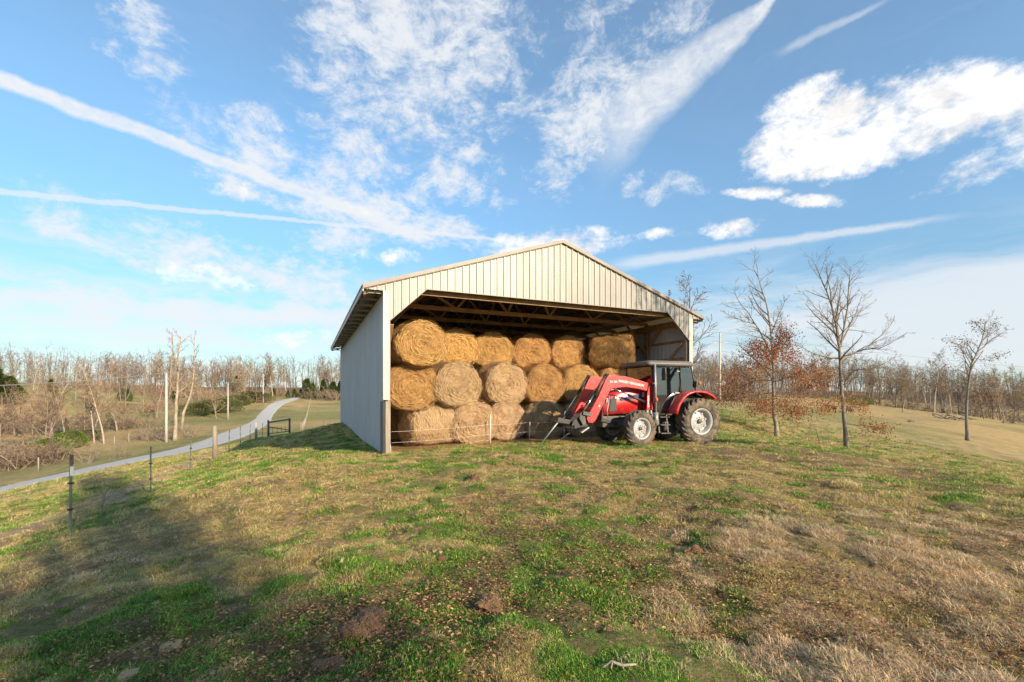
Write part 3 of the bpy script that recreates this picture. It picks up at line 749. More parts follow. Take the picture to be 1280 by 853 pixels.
for s_ in (0, 1):       # rake trims and eave fascias
    f = (lambda t: t) if s_ == 0 else (lambda t: 2*TR-t)
    mb = MB()
    for va, vb in ((-.20, -.165), ):
        p = [(f(-EO), ZE-.085), (f(TR), zroof(TR)-.085), (f(TR), zroof(TR)+.03), (f(-EO), ZE+.03)]
        mb.prism(p, va, vb)
    mb.build('rake_trim', M['trim'], barn)
    p = [(f(-EO), ZE-.10), (f(TR), zroof(TR)-.10), (f(TR), zroof(TR)-.05), (f(-EO), ZE-.05)]
    MB().prism(p, -.163, -.140).build('rake_board', M['steel_cream'], barn)
    a, b = sorted((f(-EO-.004), f(-EO+.03)))
    MB().box((a, -.16, ZE-.15), (b, V1+.18, ZE-.012)).build('fascia', M['trim_white'], barn)
# opening edge trim
tp = [(oL, zj), (oLs, zb), (oRs, zb), (oR, zj)]
for a, b in zip(tp[:-1], tp[1:]):
    MB().beam((a[0], -.125, a[1]-.012), (b[0], -.125, b[1]-.012), .05, .022, (0, 0, 1)).build('opening_trim', M['trim'], barn)
MB().box((oLs-.1, -.085, zb+.015), (oRs+.1, -.045, zb+.30)).build('header_beam', M['wood'], barn)
MB().box((oLs-.1, .145, zb+.015), (oRs+.1, .185, zb+.30)).build('header_beam', M['wood'], barn)
# front corner trims: white on the front, open to bare post near the ground
MB().box((-.052, -.150, 1.56), (.125, -.138, 4.66)).box((-.052, -.137, 1.56), (-.041, .10, 4.66)).build('corner_trim', M['trim_white'], barn, bevel=.003)
MB().box((T1-.125, -.150, .0), (T1+.052, -.138, 4.66)).box((T1+.041, -.137, .0), (T1+.052, .10, 4.66)).build('corner_trim', M['trim_white'], barn, bevel=.003)
MB().prism([(-.05, 1.54), (-.05, -.1), (-.0, -.1), (.0, 1.50)], -.128, -.10).box((-.048, -.10, -.1), (-.042, .42, 1.52)).build('gap_shade_strip', M['dark_strip'], barn)  # thin plate coloured as the dark gap along the torn panel edge, shade painted in
# posts, girts, braces
SP = V1/8
for i in range(9):
    v = min(max(i*SP, .03), V1-.09)
    for t in (.03, T1-.17):
        MB().box((t, v-.07, -.3), (t+.14, v+.07, 4.70)).build('post', M['wood_grey' if i == 0 else 'wood'], barn, bevel=.006)
for k in range(7):
    z = .35+.69*k
    for t in (-.013, T1-.028):
        for i in range(8):
            MB().box((t, i*SP+.075 if i else .11, z), (t+.038, (i+1)*SP-.075, z+.09)).build('girt', M['wood'], barn)
    MB().box((.18, V1-.02, z), (T1-.18, V1+.015, z+.09)).build('girt', M['wood'], barn)
for t in (.185, T1-.225):                                    # top plate beams
    MB().box((t, -.04, 4.42), (t+.04, V1, 4.66)).build('plate_beam', M['wood'], barn)
for i in range(1, 8):
    v = i*SP
    for t, sg in ((.17, 1), (T1-.17, -1)):
        MB().beam((t, v+.09, 3.55), (t+sg*1.0, v+.09, 4.74), .04, .14, (0, 1, 0)).build('knee_brace', M['wood'], barn)
        MB().beam((t-sg*.02, v-.07, 3.65), (t-sg*.02, v-.85, 4.45), .04, .12, (1, 0, 0)).build('knee_brace', M['wood'], barn)
        if i in (1, 3, 5): MB().beam((t-sg*.02, v+.08, 3.65), (t-sg*.02, v+.85, 4.45), .04, .12, (1, 0, 0)).build('knee_brace', M['wood'], barn)
MB().beam((T1-.20, .12, 3.75), (T1-.20, SP-.1, 1.9), .04, .14, (1, 0, 0)).build('wind_brace', M['wood'], barn)
MB().beam((.22, .12, 3.75), (.22, SP-.1, 1.9), .04, .14, (1, 0, 0)).build('wind_brace', M['wood'], barn)
# trusses
tm = MB()
tm.box((.02, -.02, 4.69), (T1-.02, .02, 4.84))
for sg in (0, 1):
    f = (lambda t: t) if sg == 0 else (lambda t: 2*TR-t)
    off = .13
    tm.beam((f(-.56), 0, zroof(-.56)-off-.075), (f(TR-.02), 0, zroof(TR)-off-.08), .038, .13, (0, 1, 0))
    xs = [1.9, 2.9, 3.9, 4.9]
    for a, b in ((1.9, 1.2), (1.9, 2.9), (3.9, 2.9), (3.9, 4.9), (TR-.02, 4.9)):
        zt = zroof(a)-off-.15 if a in (1.9, 3.9, TR-.02) else 4.84
        tm.beam((f(a), .028, zroof(a)-off-.12), (f(b), .028, 4.80), .09, .036, (0, 1, 0))
tme = tm.mesh('truss', M['wood'])
for i in range(17):
    v = min(max(i*SP/2, .07), V1-.1)
    if i % 2 == 0: put('truss', tme, barn, (0, v + (.075 if 0 < i < 16 else .06), 0))
# eave lookouts and purlins
lk = MB().box((-.56, -.02, 4.60), (-.055, .02, 4.66)).mesh('lookout', M['trim_white'])
lk2 = MB().box((T1+.055, -.02, 4.60), (T1+.56, .02, 4.66)).mesh('lookout', M['trim_white'])
for i in range(19):
    v = .05 + i*(V1-.1)/18
    put('lookout', lk, barn, (0, v, 0)); put('lookout', lk2, barn, (0, v, 0))
for side in (0, 1):
    for k in range(11):
        t = -.50 + k*.622
        tt = t if side == 0 else 2*TR-t
        Mx = Matrix.Translation((tt, 0, zroof(t)-.062)) @ Matrix.Rotation(math.atan(PITCH)*(-1 if side == 0 else 1), 4, 'Y')
        MB().box((-.019, -.13, -.045), (.019, V1+.12, .045), Mx).build('purlin', M['wood'], barn)

def bw(t, v, z=0):
    """barn frame to world"""
    return Vector((BARN[0] + t*.9119 - v*.4104, BARN[1] + t*.4104 + v*.9119, z))

# ================================================================== HAY BALES
def hay_mat(name, c1, c2, c3, straw=False):
    m = bpy.data.materials.new(name); m.use_nodes = True; nt = m.node_tree; b = nt.nodes['Principled BSDF']
    b.inputs['Roughness'].default_value = .85; b.inputs['Specular IOR Level'].default_value = .2
    tc = nt.nodes.new('ShaderNodeTexCoord'); O = tc.outputs['Object']
    s = nt.nodes.new('ShaderNodeSeparateXYZ'); nt.links.new(O, s.inputs[0])
    x, y, z = (NX(nt, s.outputs[i]) for i in range(3))
    r = (x*x + z*z)._m('SQRT'); an = x._m('ARCTAN2', z)
    cmb = nt.nodes.new('ShaderNodeCombineXYZ')
    wob = n_noise(nt, O, 3.0, 3)
    nt.links.new((r*30 + wob*3).s, cmb.inputs[0]); nt.links.new((an*2.6).s, cmb.inputs[1]); nt.links.new((y*26 + wob*2).s, cmb.inputs[2])
    oi = nt.nodes.new('ShaderNodeObjectInfo'); rv = NX(nt, oi.outputs['Random'])
    f1 = n_noise(nt, cmb.outputs[0], 1.5, 8, .68); f2 = n_noise(nt, O, 2.2, 5, .6); f3 = n_noise(nt, O, 28, 5, .75)
    col = n_mix(nt, (f1 + (f3-.5)*.9).step(.40, .60), c2, c1)
    col = n_mix(nt, (f2 + (rv-.5)*.2).step(.52, .72)*.7, col, c3)
    col = n_mix(nt, ((f3-.5)*1.0 + f2*.5 + f1*.5).step(.50, .66)*.60, col, (.13, .07, .03))
    hs = nt.nodes.new('ShaderNodeHueSaturation'); nt.links.new(col, hs.inputs['Color']); nt.links.new((rv*.3 + .85).s, hs.inputs['Value'])
    nt.links.new(hs.outputs[0], b.inputs['Base Color'])
    bp = nt.nodes.new('ShaderNodeBump'); bp.inputs['Strength'].default_value = 1; bp.inputs['Distance'].default_value = .025
    nt.links.new((f1 + f3*.8).s, bp.inputs['Height']); nt.links.new(bp.outputs[0], b.inputs['Normal'])
    return m
hg = hay_mat('hay_golden', (.47, .28, .105), (.25, .125, .04), (.38, .225, .09))
hw = hay_mat('hay_weathered', (.45, .31, .175), (.26, .16, .085), (.32, .235, .155))
sg_ = [gmat('straw_golden', (.58, .37, .15), .3), gmat('straw_brown', (.36, .18, .06), .3)]
sw_ = [gmat('straw_pale', (.62, .44, .24), .3), gmat('straw_greyish', (.36, .25, .15), .3)]
RB = .785
def bale_mesh(seed, L, mat_):
    r = random.Random(seed); mb = MB(); n = 56
    prof = []
    for k in range(9): prof.append((RB*(.02+.98*k/8)**.95, -L/2))
    for k in range(1, 9): prof.append((RB, -L/2+L*k/9))
    prof += [(RB*(.02+.98*k/8)**.95, L/2) for k in range(8, -1, -1)]
    vs = []
    sag = .045
    for i, (rad, h) in enumerate(prof):
        edge = abs(abs(h)-L/2) < 1e-6
        for k in range(n):
            a = 2*PI*k/n; p = Vector((rad*math.cos(a), h, rad*math.sin(a)))
            q = Vector((math.cos(a)*rad/RB, h/L*1.5, math.sin(a)*rad/RB))*2.1 + Vector((seed*7.3, 0, 0))
            nn = mnoise.noise(q)*.14 + mnoise.noise(q*2.7)*.055
            if edge:
                rr = rad/RB
                p.y += math.copysign(1, h)*((1-rr**4)*.05 - (rr**8)*.05 + nn*1.1 + .012*math.sin(rr*34+seed+a))
                if rr > .8: p.x *= 1-.02*(rr-.8)/.2; p.z *= 1-.02*(rr-.8)/.2
            else:
                s = 1 + nn*1.1 + .025*math.cos(h*PI/L); p.x *= s; p.z *= s
            if p.z < -.62*RB: p.z = -.62*RB + (p.z + .62*RB)*.72
            p.z -= sag*.3*(1-abs(p.x)/RB)
            vs.append(tuple(p))
    m = len(prof); fs = []
    for i in range(m-1):
        for k in range(n):
            k2 = (k+1) % n; fs.append((i*n+k, i*n+k2, (i+1)*n+k2, (i+1)*n+k))
    fs.append(tuple(range(n))); fs.append(tuple((m-1)*n+k for k in range(n-1, -1, -1)))
    mb.add(vs, fs, True)
    return mb.mesh('bale', mat_)
def straw_mesh(seed, L, mats, N=4200):
    r = random.Random(seed+99); mb = MB(); mi = []
    for i in range(N):
        u = r.random(); sgn = r.choice((-1, 1))
        if u < .5:                                           # on the round faces: strands wrap round the core
            rr = RB*math.sqrt(r.uniform(.004, 1.0)); a = r.uniform(0, 2*PI); y = sgn*(L/2+.045*(1-(rr/RB)**4)-.04*(rr/RB)**8+r.uniform(.0, .06))
            ln = r.uniform(.05, .20); da = ln/max(rr, .12)*r.choice((1, -1)); jr = r.uniform(-.05, .05)
            pts = [(rr+jr*k/2, a+da*k/2, y+r.uniform(-.014, .03)*sgn) for k in range(3)]
            P = [Vector((p[0]*math.cos(p[1]), p[2], p[0]*math.sin(p[1]))) for p in pts]
            sd = Vector((math.cos(a), 0, math.sin(a)))
        else:
            a = r.uniform(0, 2*PI); y = r.uniform(-L/2, L/2); ln = r.uniform(.05, .24); da = ln/RB*r.choice((1, -1)); jy = r.gauss(0, .05)
            R0 = RB*(1+.012) + r.uniform(.0, .055)
            P = [Vector(((R0+r.uniform(-.012, .035))*math.cos(a+da*k/2), y+jy*k, (R0+r.uniform(-.012, .035))*math.sin(a+da*k/2))) for k in range(3)]
            sd = Vector((0, 1, 0))
        for p in P:
            if p.z < -.62*RB: p.z = -.62*RB + (p.z+.62*RB)*.72
        w = r.uniform(.0022, .0050); sd = (sd + Vector((r.uniform(-.4, .4),)*3))*w
        mb.add([P[0]-sd, P[0]+sd, P[1]+sd, P[1]-sd, P[2]+sd*.6, P[2]-sd*.6], [(0, 1, 2, 3), (3, 2, 4, 5)])
        k = 0 if r.random() < .7 else 1; mi += [k, k]
    me = bpy.data.meshes.new('loose_straw'); me.from_pydata(mb.v, [], mb.f)
    for m_ in mats: me.materials.append(m_)
    me.polygons.foreach_set('material_index', mi); me.update(); return me
BV = {}
for nm, mt, sm in (('g', hg, sg_), ('w', hw, sw_)):
    for k in range(3): BV[nm, k] = (bale_mesh(k+1+(10 if nm == 'w' else 0), 1.45, mt), straw_mesh(k+(20 if nm == 'w' else 0), 1.45, sm))
def solve_t(px, v):
    """t in the barn frame where column v meets photo column px"""
    r = (px-640)/F
    return (r*(BARN[1]+.9119*v) - BARN[0] + .4104*v)/(.9119 - r*.4104)
BALES = []
def bale(t, v, z, kind, k, roll, yaw, label, s=1.0):
    random.seed(int(t*100)+int(z*1000)); z += random.uniform(-.03, .05); v += random.uniform(-.10, .10); s *= random.uniform(.97, 1.04); yaw += random.uniform(-.05, .05)
    me, st = BV[kind, k]
    o = put('hay_bale', me, None, tuple(bw(t, v, z)), None, label=label, cat='hay bale', group='round hay bales stacked in the barn')
    o.rotation_mode = 'XYZ'; o.rotation_euler = (0, 0, BANG+yaw); o.scale = (s*random.uniform(1.0, 1.06), s, s*(random.uniform(.90, .96) if z > 3 else random.uniform(.95, 1.02)))
    if z > 3: o.location.z -= .03
    c = put('loose_straw', st, o); c['kind'] = 'stuff'
    BALES.append(o); return o
H1 = .10 + .66; DV = 1.30
# top row, in the shade of the gable at their crowns
vt = 1.95 + .73
bale(1.13, 1.15, H1+2*DV-.10, 'g', 0, 0, .05, 'big golden round bale at the left end of the top row by the wall')
for px, k, lb in ((575, 1, 'golden bale second from the left in the top row'), (623, 2, 'golden bale in the middle of the top row'), (672, 0, 'golden bale fourth from the left in the top row'), (718, 1, 'golden bale fifth in the top row beside the skewed one')):
    bale(solve_t(px, vt-.73), vt+.35, H1+2*DV, 'g', k, 0, random.uniform(-.06, .06), lb)
bale(solve_t(768, 1.7), 1.75, H1+2*DV+.0, 'g', 2, 0, .78, 'golden bale turned askew at the right end of the top row', 1.0)
# middle row
bale(1.0, 1.45, H1+DV-.12, 'g', 1, 0, 0, 'golden bale against the left wall in the middle row')
bale(solve_t(568, .85), 1.48, H1+DV-.04, 'w', 0, 0, .24, 'weathered bale jutting forward with a dark cleft on its left', 1.07)
bale(solve_t(631, 1.45), 2.15, H1+DV, 'w', 1, 0, .03, 'greyish coiled bale third along the middle row')
bale(solve_t(680, 1.45), 2.15, H1+DV, 'g', 0, 0, -.02, 'bale with a dark hollow core above the shaded one')
bale(solve_t(727, 1.45), 2.15, H1+DV, 'g', 2, 0, .02, 'middle row bale seen over the raised loader arms')
bale(solve_t(771, 1.5), 2.2, H1+DV, 'g', 1, 0, -.05, 'middle row bale just left of the tractor cab')
# bottom row
bale(solve_t(536, 1.7), 1.72, H1+.0, 'w', 2, 0, PI/2+.02, 'bottom bale lying sideways just inside the left post', 1.05)
bale(1.0, 3.5, H1, 'w', 0, 0, 0, 'shaded bottom bale behind the sideways one at the wall')
bale(solve_t(592, .9), 1.62, H1, 'w', 1, 0, 0, 'pale bottom bale directly right of the sideways bale')
bale(solve_t(633, 1.3), 2.0, H1, 'w', 0, 0, -.02, 'bottom bale half in the tractor shadow behind the white fence stake')
bale(solve_t(681, 1.3), 2.0, H1, 'w', 2, 0, .02, 'bottom bale with a square dark shadow and greenish glints')
bale(solve_t(729, 1.3), 2.0, H1, 'w', 1, 0, 0, 'bottom bale hidden partly behind the loader')
bale(solve_t(776, 1.3), 2.0, H1, 'w', 0, 0, .03, 'bottom bale behind the tractor hood')
bale(solve_t(822, 1.3), 2.0, H1, 'w', 2, 0, 0, 'last bottom bale behind the tractor cab glass')
# loose straw trodden on the floor at the mouth of the barn
lm = MB(); r = random.Random(5)
for i in range(5200):
    t, v = r.uniform(.2, 11.3), abs(r.gauss(0, 1.0)) - .3
    p = bw(t, v); z = float(G(p.x, p.y)) + r.uniform(.0, .03); a = r.uniform(0, PI); ln = r.uniform(.05, .2); w = .003
    d = Vector((math.cos(a), math.sin(a), r.uniform(-.1, .15)))*ln; s_ = Vector((-math.sin(a), math.cos(a), 0))*w; p.z = z
    lm.add([p-s_, p+s_, p+d+s_, p+d-s_], [(0, 1, 2, 3)])
lm.build('straw_litter', [sg_[0]], fix=False, kind='stuff', label='loose straw trodden into the ground at the mouth of the barn')

# ================================================================== ELECTRIC FENCE across the opening
ef = empty('electric_fence', tuple(bw(.3, .45, .1)), 0, label='low electric fence of white stakes and two twines across the barn mouth', cat='electric fence')
def rel(parent, p): return Vector(p) - parent.location
stk = [(.22, .1), (solve_t(613, .55), .55), (solve_t(662, .7), .7), (solve_t(705, .75), .75), (9.2, .8)]
tops = []
for i, (t, v) in enumerate(stk):
    p = bw(t, v); z = float(G(p.x, p.y)); a = rel(ef, (p.x, p.y, z-.1)); b_ = rel(ef, (p.x+.01, p.y, z+(.95 if i == 1 else .62)))
    if i == 0: b_ = rel(ef, (p.x-.06, p.y, z+.55))
    MB().tube([a, b_], .014 if i == 1 else .008, 8).build('stake', M['white_cap'], ef)
    tops.append((p, z))
def catenary(p, q, sag, n=10):
    return [Vector(p).lerp(Vector(q), k/n) - Vector((0, 0, sag*4*(k/n)*(1-k/n))) for k in range(n+1)]
for h in (.30, .62):
    pts = []
    for (p0, z0), (p1, z1) in zip(tops[:-1], tops[1:]):
        pts += catenary(rel(ef, (p0.x, p0.y, z0+h)), rel(ef, (p1.x, p1.y, z1+h)), .03, 8)[:-1]
    MB().tube(pts, .003, 4).build('twine', M['twine'], ef)
# ================================================================== TRACTOR (x forward, y to its left, z up)
TH = math.atan2(-.323, -.946)
trz = float(G(5.0, 15.0))
tractor = empty('tractor', (5.61, 15.24, .145), TH, label='red utility tractor with cab and front loader parked before the barn', cat='tractor')
T = tractor
def tpart(mb, name, m, par=None, bevel=0.0, **k): return mb.build(name, m, par or T, bevel, **k)
# --- wheels
def wheel(name, R, W, rimR, cx, cy, left, steer=0.0, lugs=22):
    s = 1 if left else -1
    w = put(name, None, T) if False else None
    # rim: barrel, dish, hub, bolts
    mb = MB(); h = W/2
    mb.lathe([(rimR*1.04, h*.80), (rimR*1.045, h*.86), (rimR*.98, h*.84), (rimR*.93, h*.60), (rimR*.86, h*.25), (rimR*.84, -h*.2), (rimR*.93, -h*.6), (rimR*1.04, -h*.84), (rimR*1.0, -h*.86), (rimR*.90, -h*.6), (rimR*.80, -h*.2), (rimR*.80, h*.2), (rimR*.88, h*.6), (rimR*.97, h*.82)], 'y', 40, closed=True)
    mb.lathe([(rimR*.82, h*.10), (rimR*.70, h*.02), (rimR*.52, h*.22), (rimR*.40, h*.26), (rimR*.30, h*.24), (0.001, h*.24)], 'y', 40)
    mb.lathe([(rimR*.82, h*.06), (rimR*.70, -h*.02), (rimR*.52, h*.18), (0.001, h*.2)], 'y', 40)
    for k in range(8):
        a = 2*PI*k/8; x, z = rimR*.70*math.cos(a), rimR*.70*math.sin(a)
        M4 = Matrix.Rotation(-a, 4, 'Y'); mb.box((rimR*.62, h*.02, -.035), (rimR*.86, h*.20, .035), M4)
    if not left: mb.v = [(x, -y, z) for x, y, z in mb.v]
    rim = tpart(mb, name, M['rim']); rim.location = (cx, cy, R - .012); rim.rotation_euler = (0, random.random(), steer)
    rim.rotation_euler = (Matrix.Rotation(steer, 3, 'Z') @ Matrix.Rotation(random.random()*2, 3, 'Y')).to_euler()
    hb = MB(); hb.lathe([(0.001, h*.52), (rimR*.14, h*.52), (rimR*.17, h*.46), (rimR*.20, h*.24)], 'y', 20)
    for k in range(8):
        a = 2*PI*(k+.5)/8; hb.lathe([(0.001, h*.34), (.013, h*.34), (.013, h*.22)], 'y', 6, (rimR*.32*math.cos(a), 0, rimR*.32*math.sin(a)))
    if not left: hb.v = [(x, -y, z) for x, y, z in hb.v]
    tpart(hb, 'hub', M['dgrey'], rim)
    # tyre: sidewalls and carcass, with chevron lugs proud of it
    Rc = R*.935
    tb = MB(); tb.lathe([(rimR*1.02, h*.80), (rimR*1.12, h*.95), (Rc*.80, h*1.06), (Rc*.92, h*1.0), (Rc*.975, h*.86), (Rc, h*.4), (Rc*1.004, 0), (Rc, -h*.4), (Rc*.975, -h*.86), (Rc*.92, -h*1.0), (Rc*.80, -h*1.06), (rimR*1.12, -h*.95), (rimR*1.02, -h*.80), (rimR*1.0, 0)], 'y', 56, closed=True)
    tb.lathe([(rimR*1.10, h*.955), (rimR*1.13, h*.99), (rimR*1.16, h*.985)], 'y', 56)
    for sd in (1, -1):
        for k in range(lugs):
            a0 = 2*PI*(k + (.5 if sd < 0 else 0))/lugs
            def P(t, rad, wd):
                y = sd*h*(-.06 + 1.08*t); aa = a0 + t*.30*(1.0 + .3*t) * s + wd/R
                dr = 0 if t < .85 else -(t-.85)*.35*R
                return ((rad+dr)*math.sin(aa), y, (rad+dr)*math.cos(aa))
            vs = []; n = 4; lw_ = W*.085
            for i in range(n+1):
                t = i/n
                vs += [P(t, Rc*.985, -lw_*1.3), P(t, R, -lw_*.75), P(t, R, lw_*.75), P(t, Rc*.985, lw_*1.3)]
            fs = []
            for i in range(n):
                for j in range(3): fs.append((i*4+j, (i+1)*4+j, (i+1)*4+j+1, i*4+j+1))
            e = n*4; fs += [(0, 1, 2, 3), (e+3, e+2, e+1, e)]
            # shoulder end of the lug running down the sidewall
            yy = sd*h*1.03; aa = a0 + .39*s; q_ = []
            for rr in (Rc*.95, R*.86):
                for wd in (-lw_, lw_):
                    for dy in (0, .02): q_.append((rr*math.sin(aa+wd/R), yy - sd*.03 + sd*dy*1.6, rr*math.cos(aa+wd/R)))
            tb.add(vs, fs)
            tb.add(q_, [(0,1,3,2), (4,6,7,5), (0,4,5,1), (2,3,7,6), (1,5,7,3), (0,2,6,4)])
    tpart(tb, 'tyre', M['rubber'], rim)
    return rim
wheel('rear_wheel', .735, .43, .40, 0, .86, True); wheel('rear_wheel', .735, .43, .40, 0, -.86, False)
wheel('front_wheel', .555, .32, .315, 2.14, .82, True, .10, 18); wheel('front_wheel', .555, .32, .315, 2.14, -.82, False, .10, 18)
# --- chassis
mb = MB(); mb.box((-.35, -.24, .42), (1.15, .24, .98)).box((1.15, -.20, .48), (2.2, .20, .95)).box((2.2, -.17, .55), (3.02, .17, .90)); tpart(mb, 'engine_block', M['dgrey'], bevel=.03)
mb = MB().tube([(0, -.66, .735), (0, .66, .735)], .13, 16); tpart(mb, 'rear_axle', M['dgrey'])
mb = MB().tube([(2.14, -.62, .52), (2.14, .62, .52)], .075, 14).lathe([(.001, -.16), (.13, -.1), (.15, 0), (.13, .1), (.001, .16)], 'y', 18, (2.14, 0, .50)); mb.box((2.0, .55, .38), (2.28, .66, .68)).box((2.0, -.66, .38), (2.28, -.55, .68)); tpart(mb, 'front_axle', M['dgrey'])
mb = MB().box((.45, .36, .42), (1.12, .60, .72)); tpart(mb, 'fuel_tank', M['black'], bevel=.05)
mb = MB().box((1.25, .21, .55), (1.75, .40, .85)).box((1.35, -.42, .5), (1.8, -.2, .9)).tube([(1.2, .3, .95), (2.0, .26, .90), (2.7, .2, .8)], .02, 6); tpart(mb, 'hydraulic_block', M['black'], bevel=.02)
mb = MB().box((-.75, -.35, .35), (-.35, .35, .55)); mb.beam((-.4, .3, .45), (-1.05, .38, .42), .05, .09).beam((-.4, -.3, .45), (-1.05, -.38, .42), .05, .09).beam((-.3, .22, 1.0), (-.9, .36, .5), .04, .04).beam((-.3, -.22, 1.0), (-.9, -.36, .5), .04, .04); tpart(mb, 'hitch', M['black'])
# --- hood
def loft(sections, mb):
    """sections: list of equal-length point rings"""
    n = len(sections[0]); vs = [p for s_ in sections for p in s_]; fs = []
    for i in range(len(sections)-1):
        for k in range(n): fs.append((i*n+k, i*n+(k+1) % n, (i+1)*n+(k+1) % n, (i+1)*n+k))
    fs += [tuple(range(n-1, -1, -1)), tuple((len(sections)-1)*n+k for k in range(n))]
    return mb.add(vs, fs, True)
def hood_ring(x, zlo, ztop, w, xr=0.0):
    pts = [(w, zlo), (w*1.03, zlo+(ztop-zlo)*.45), (w*.97, zlo+(ztop-zlo)*.78), (w*.80, ztop-.045), (w*.45, ztop-.006), (0, ztop)]
    pts = pts + [(-a, b_) for a, b_ in pts[-2::-1]]
    return [(x + xr*(1-(b_-zlo)/(ztop-zlo)), a, b_) for a, b_ in pts]
mb = loft([hood_ring(1.42, 1.02, 1.88, .335), hood_ring(1.9, 1.0, 1.86, .33), hood_ring(2.4, .98, 1.78, .315), hood_ring(2.75, .96, 1.66, .295, .06), hood_ring(2.93, .95, 1.52, .265, .10), hood_ring(3.0, .97, 1.38, .23, .12)], MB())
ho = tpart(mb, 'hood', M['red'])
mb = MB()
for s_ in (1, -1):
    mb.prism([(2.60, 1.06), (2.88, 1.04), (2.82, 1.42), (2.62, 1.56)], s_*.285, s_*.318)
mb.box((3.06, -.17, 1.00), (3.12, .17, 1.30)); tpart(mb, 'grille', M['black'], ho, .008)
for s_ in (1, -1):
    mb = MB().prism([(2.84, 1.38), (2.97, 1.30), (2.95, 1.42), (2.86, 1.50)], s_*.20, s_*.286); tpart(mb, 'headlight', M['chrome'], ho, .006)
for s_ in (1, -1):      # side stripe: dark blue flash with a white panel
    mb = MB().prism([(1.48, 1.50), (2.45, 1.38), (2.50, 1.44), (1.48, 1.68)], s_*.331, s_*.349); tpart(mb, 'side_stripe', M['blue_decal'], ho)
    mb = MB().prism([(1.50, 1.52), (1.72, 1.49), (1.70, 1.63), (1.52, 1.67)], s_*.347, s_*.353); tpart(mb, 'side_decal', M['white'], ho)
mb = MB().lathe([(.07, 1.78), (.07, 1.95), (.10, 1.98), (.105, 2.12), (.085, 2.18), (.001, 2.2)], 'z', 18, (2.27, .05, 0)); tpart(mb, 'air_precleaner', M['black'])
# --- cab
xr0, xr1, yw = .10, 1.62, .72
prof = []
mb = MB()
def ring(x0, x1, y, z, cr=.10):
    pts = []
    for cx, cy, a0 in ((x1-cr, y-cr, 0), (x0+cr, y-cr, 90), (x0+cr, -y+cr, 180), (x1-cr, -y+cr, 270)):
        for k in range(4):
            a = math.radians(a0+k*30); pts.append((cx+cr*math.cos(a), cy+cr*math.sin(a), z))
    return pts
loft([ring(xr0-.02, xr1+.14, yw+.05, 2.46), ring(xr0-.05, xr1+.20, yw+.08, 2.50), ring(xr0-.05, xr1+.20, yw+.08, 2.55), ring(xr0, xr1+.12, yw+.02, 2.62), ring(xr0+.2, xr1-.1, yw-.2, 2.645)], mb)
tpart(mb, 'cab_roof', M['roof_cab'])
def P4(x, y, z): return (x, y, z)
A_t, A_b = (1.58, .70, 2.46), (1.44, .66, .95)      # front pillar top, foot
B_t, B_b = (.58, .73, 2.46), (.62, .72, 1.25)
C_t, C_b = (.14, .70, 2.46), (-.08, .70, 1.52)
for s_ in (1, -1):
    f = lambda p: (p[0], p[1]*s_, p[2])
    mb = MB().tube([f(A_t), (1.56, .715*s_, 2.0), (1.50, .715*s_, 1.4), f(A_b)], .032, 8); tpart(mb, 'cab_pillar', M['black'])
    mb = MB().tube([f(B_t), (.54, .735*s_, 2.0), f(B_b)], .026, 8); tpart(mb, 'cab_pillar', M['black'])
    mb = MB().tube([f(C_t), (.02, .71*s_, 2.0), f(C_b)], .028, 8); tpart(mb, 'cab_pillar', M['black'])
    g_ = .004
    # door frame and glass, rear quarter glass
    mb = MB().prism([(1.50, 2.42), (.62, 2.42), (.58, 2.0), (.66, 1.55), (.80, 1.20), (1.02, .98), (1.38, .94), (1.46, 1.4)], s_*.705, s_*.712); d = tpart(mb, 'door', M['glass'])
    mb = MB().tube([(1.50, .709*s_, 2.43), (.60, .709*s_, 2.43), (.57, .709*s_, 2.0), (.65, .709*s_, 1.55), (.80, .709*s_, 1.18), (1.02, .709*s_, .96), (1.40, .709*s_, .92)], .014, 6); tpart(mb, 'door_frame', M['black'], d)
    mb = MB().beam((.60, .73*s_, 1.62), (.76, .73*s_, 1.62), .03, .035).beam((.58, .73*s_, 2.3), (.70, .73*s_, 2.3), .025, .03); tpart(mb, 'door_handle', M['lgrey'], d, .004)
    mb = MB().prism([(.55, 2.42), (.16, 2.42), (.02, 2.0), (-.06, 1.58), (.5, 1.58), (.53, 2.0)], s_*.705, s_*.711); tpart(mb, 'quarter_glass', M['glass'])
mb = MB().add([(1.60, -.66, 2.43), (1.60, .66, 2.43), (1.52, .66, 1.5), (1.49, .62, 1.1), (1.49, -.62, 1.1), (1.52, -.66, 1.5), (1.594, -.66, 2.43), (1.594, .66, 2.43), (1.514, .66, 1.5), (1.484, .62, 1.1), (1.484, -.62, 1.1), (1.514, -.66, 1.5)],
     [(0,1,2,3,4,5), (11,10,9,8,7,6), (0,6,7,1), (1,7,8,2), (3,9,10,4), (5,11,6,0), (2,8,9,3), (4,10,11,5)]); tpart(mb, 'windscreen', M['glass'])
mb = MB().add([(.12, -.66, 2.42), (.12, .66, 2.42), (-.08, .66, 1.5), (-.08, -.66, 1.5), (.126, -.66, 2.42), (.126, .66, 2.42), (-.074, .66, 1.5), (-.074, -.66, 1.5)], [(0,1,2,3), (7,6,5,4), (0,4,5,1), (1,5,6,2), (2,6,7,3), (3,7,4,0)]); tpart(mb, 'rear_window', M['glass'])
mb = MB().box((-.06, -.64, .92), (1.40, .64, .99)); mb.prism([(-.1, .95), (.75, .95), (.62, 1.3), (.3, 1.52), (-.1, 1.52)], -.66, -.60).prism([(-.1, .95), (.75, .95), (.62, 1.3), (.3, 1.52), (-.1, 1.52)], .60, .66); tpart(mb, 'cab_floor', M['black'])
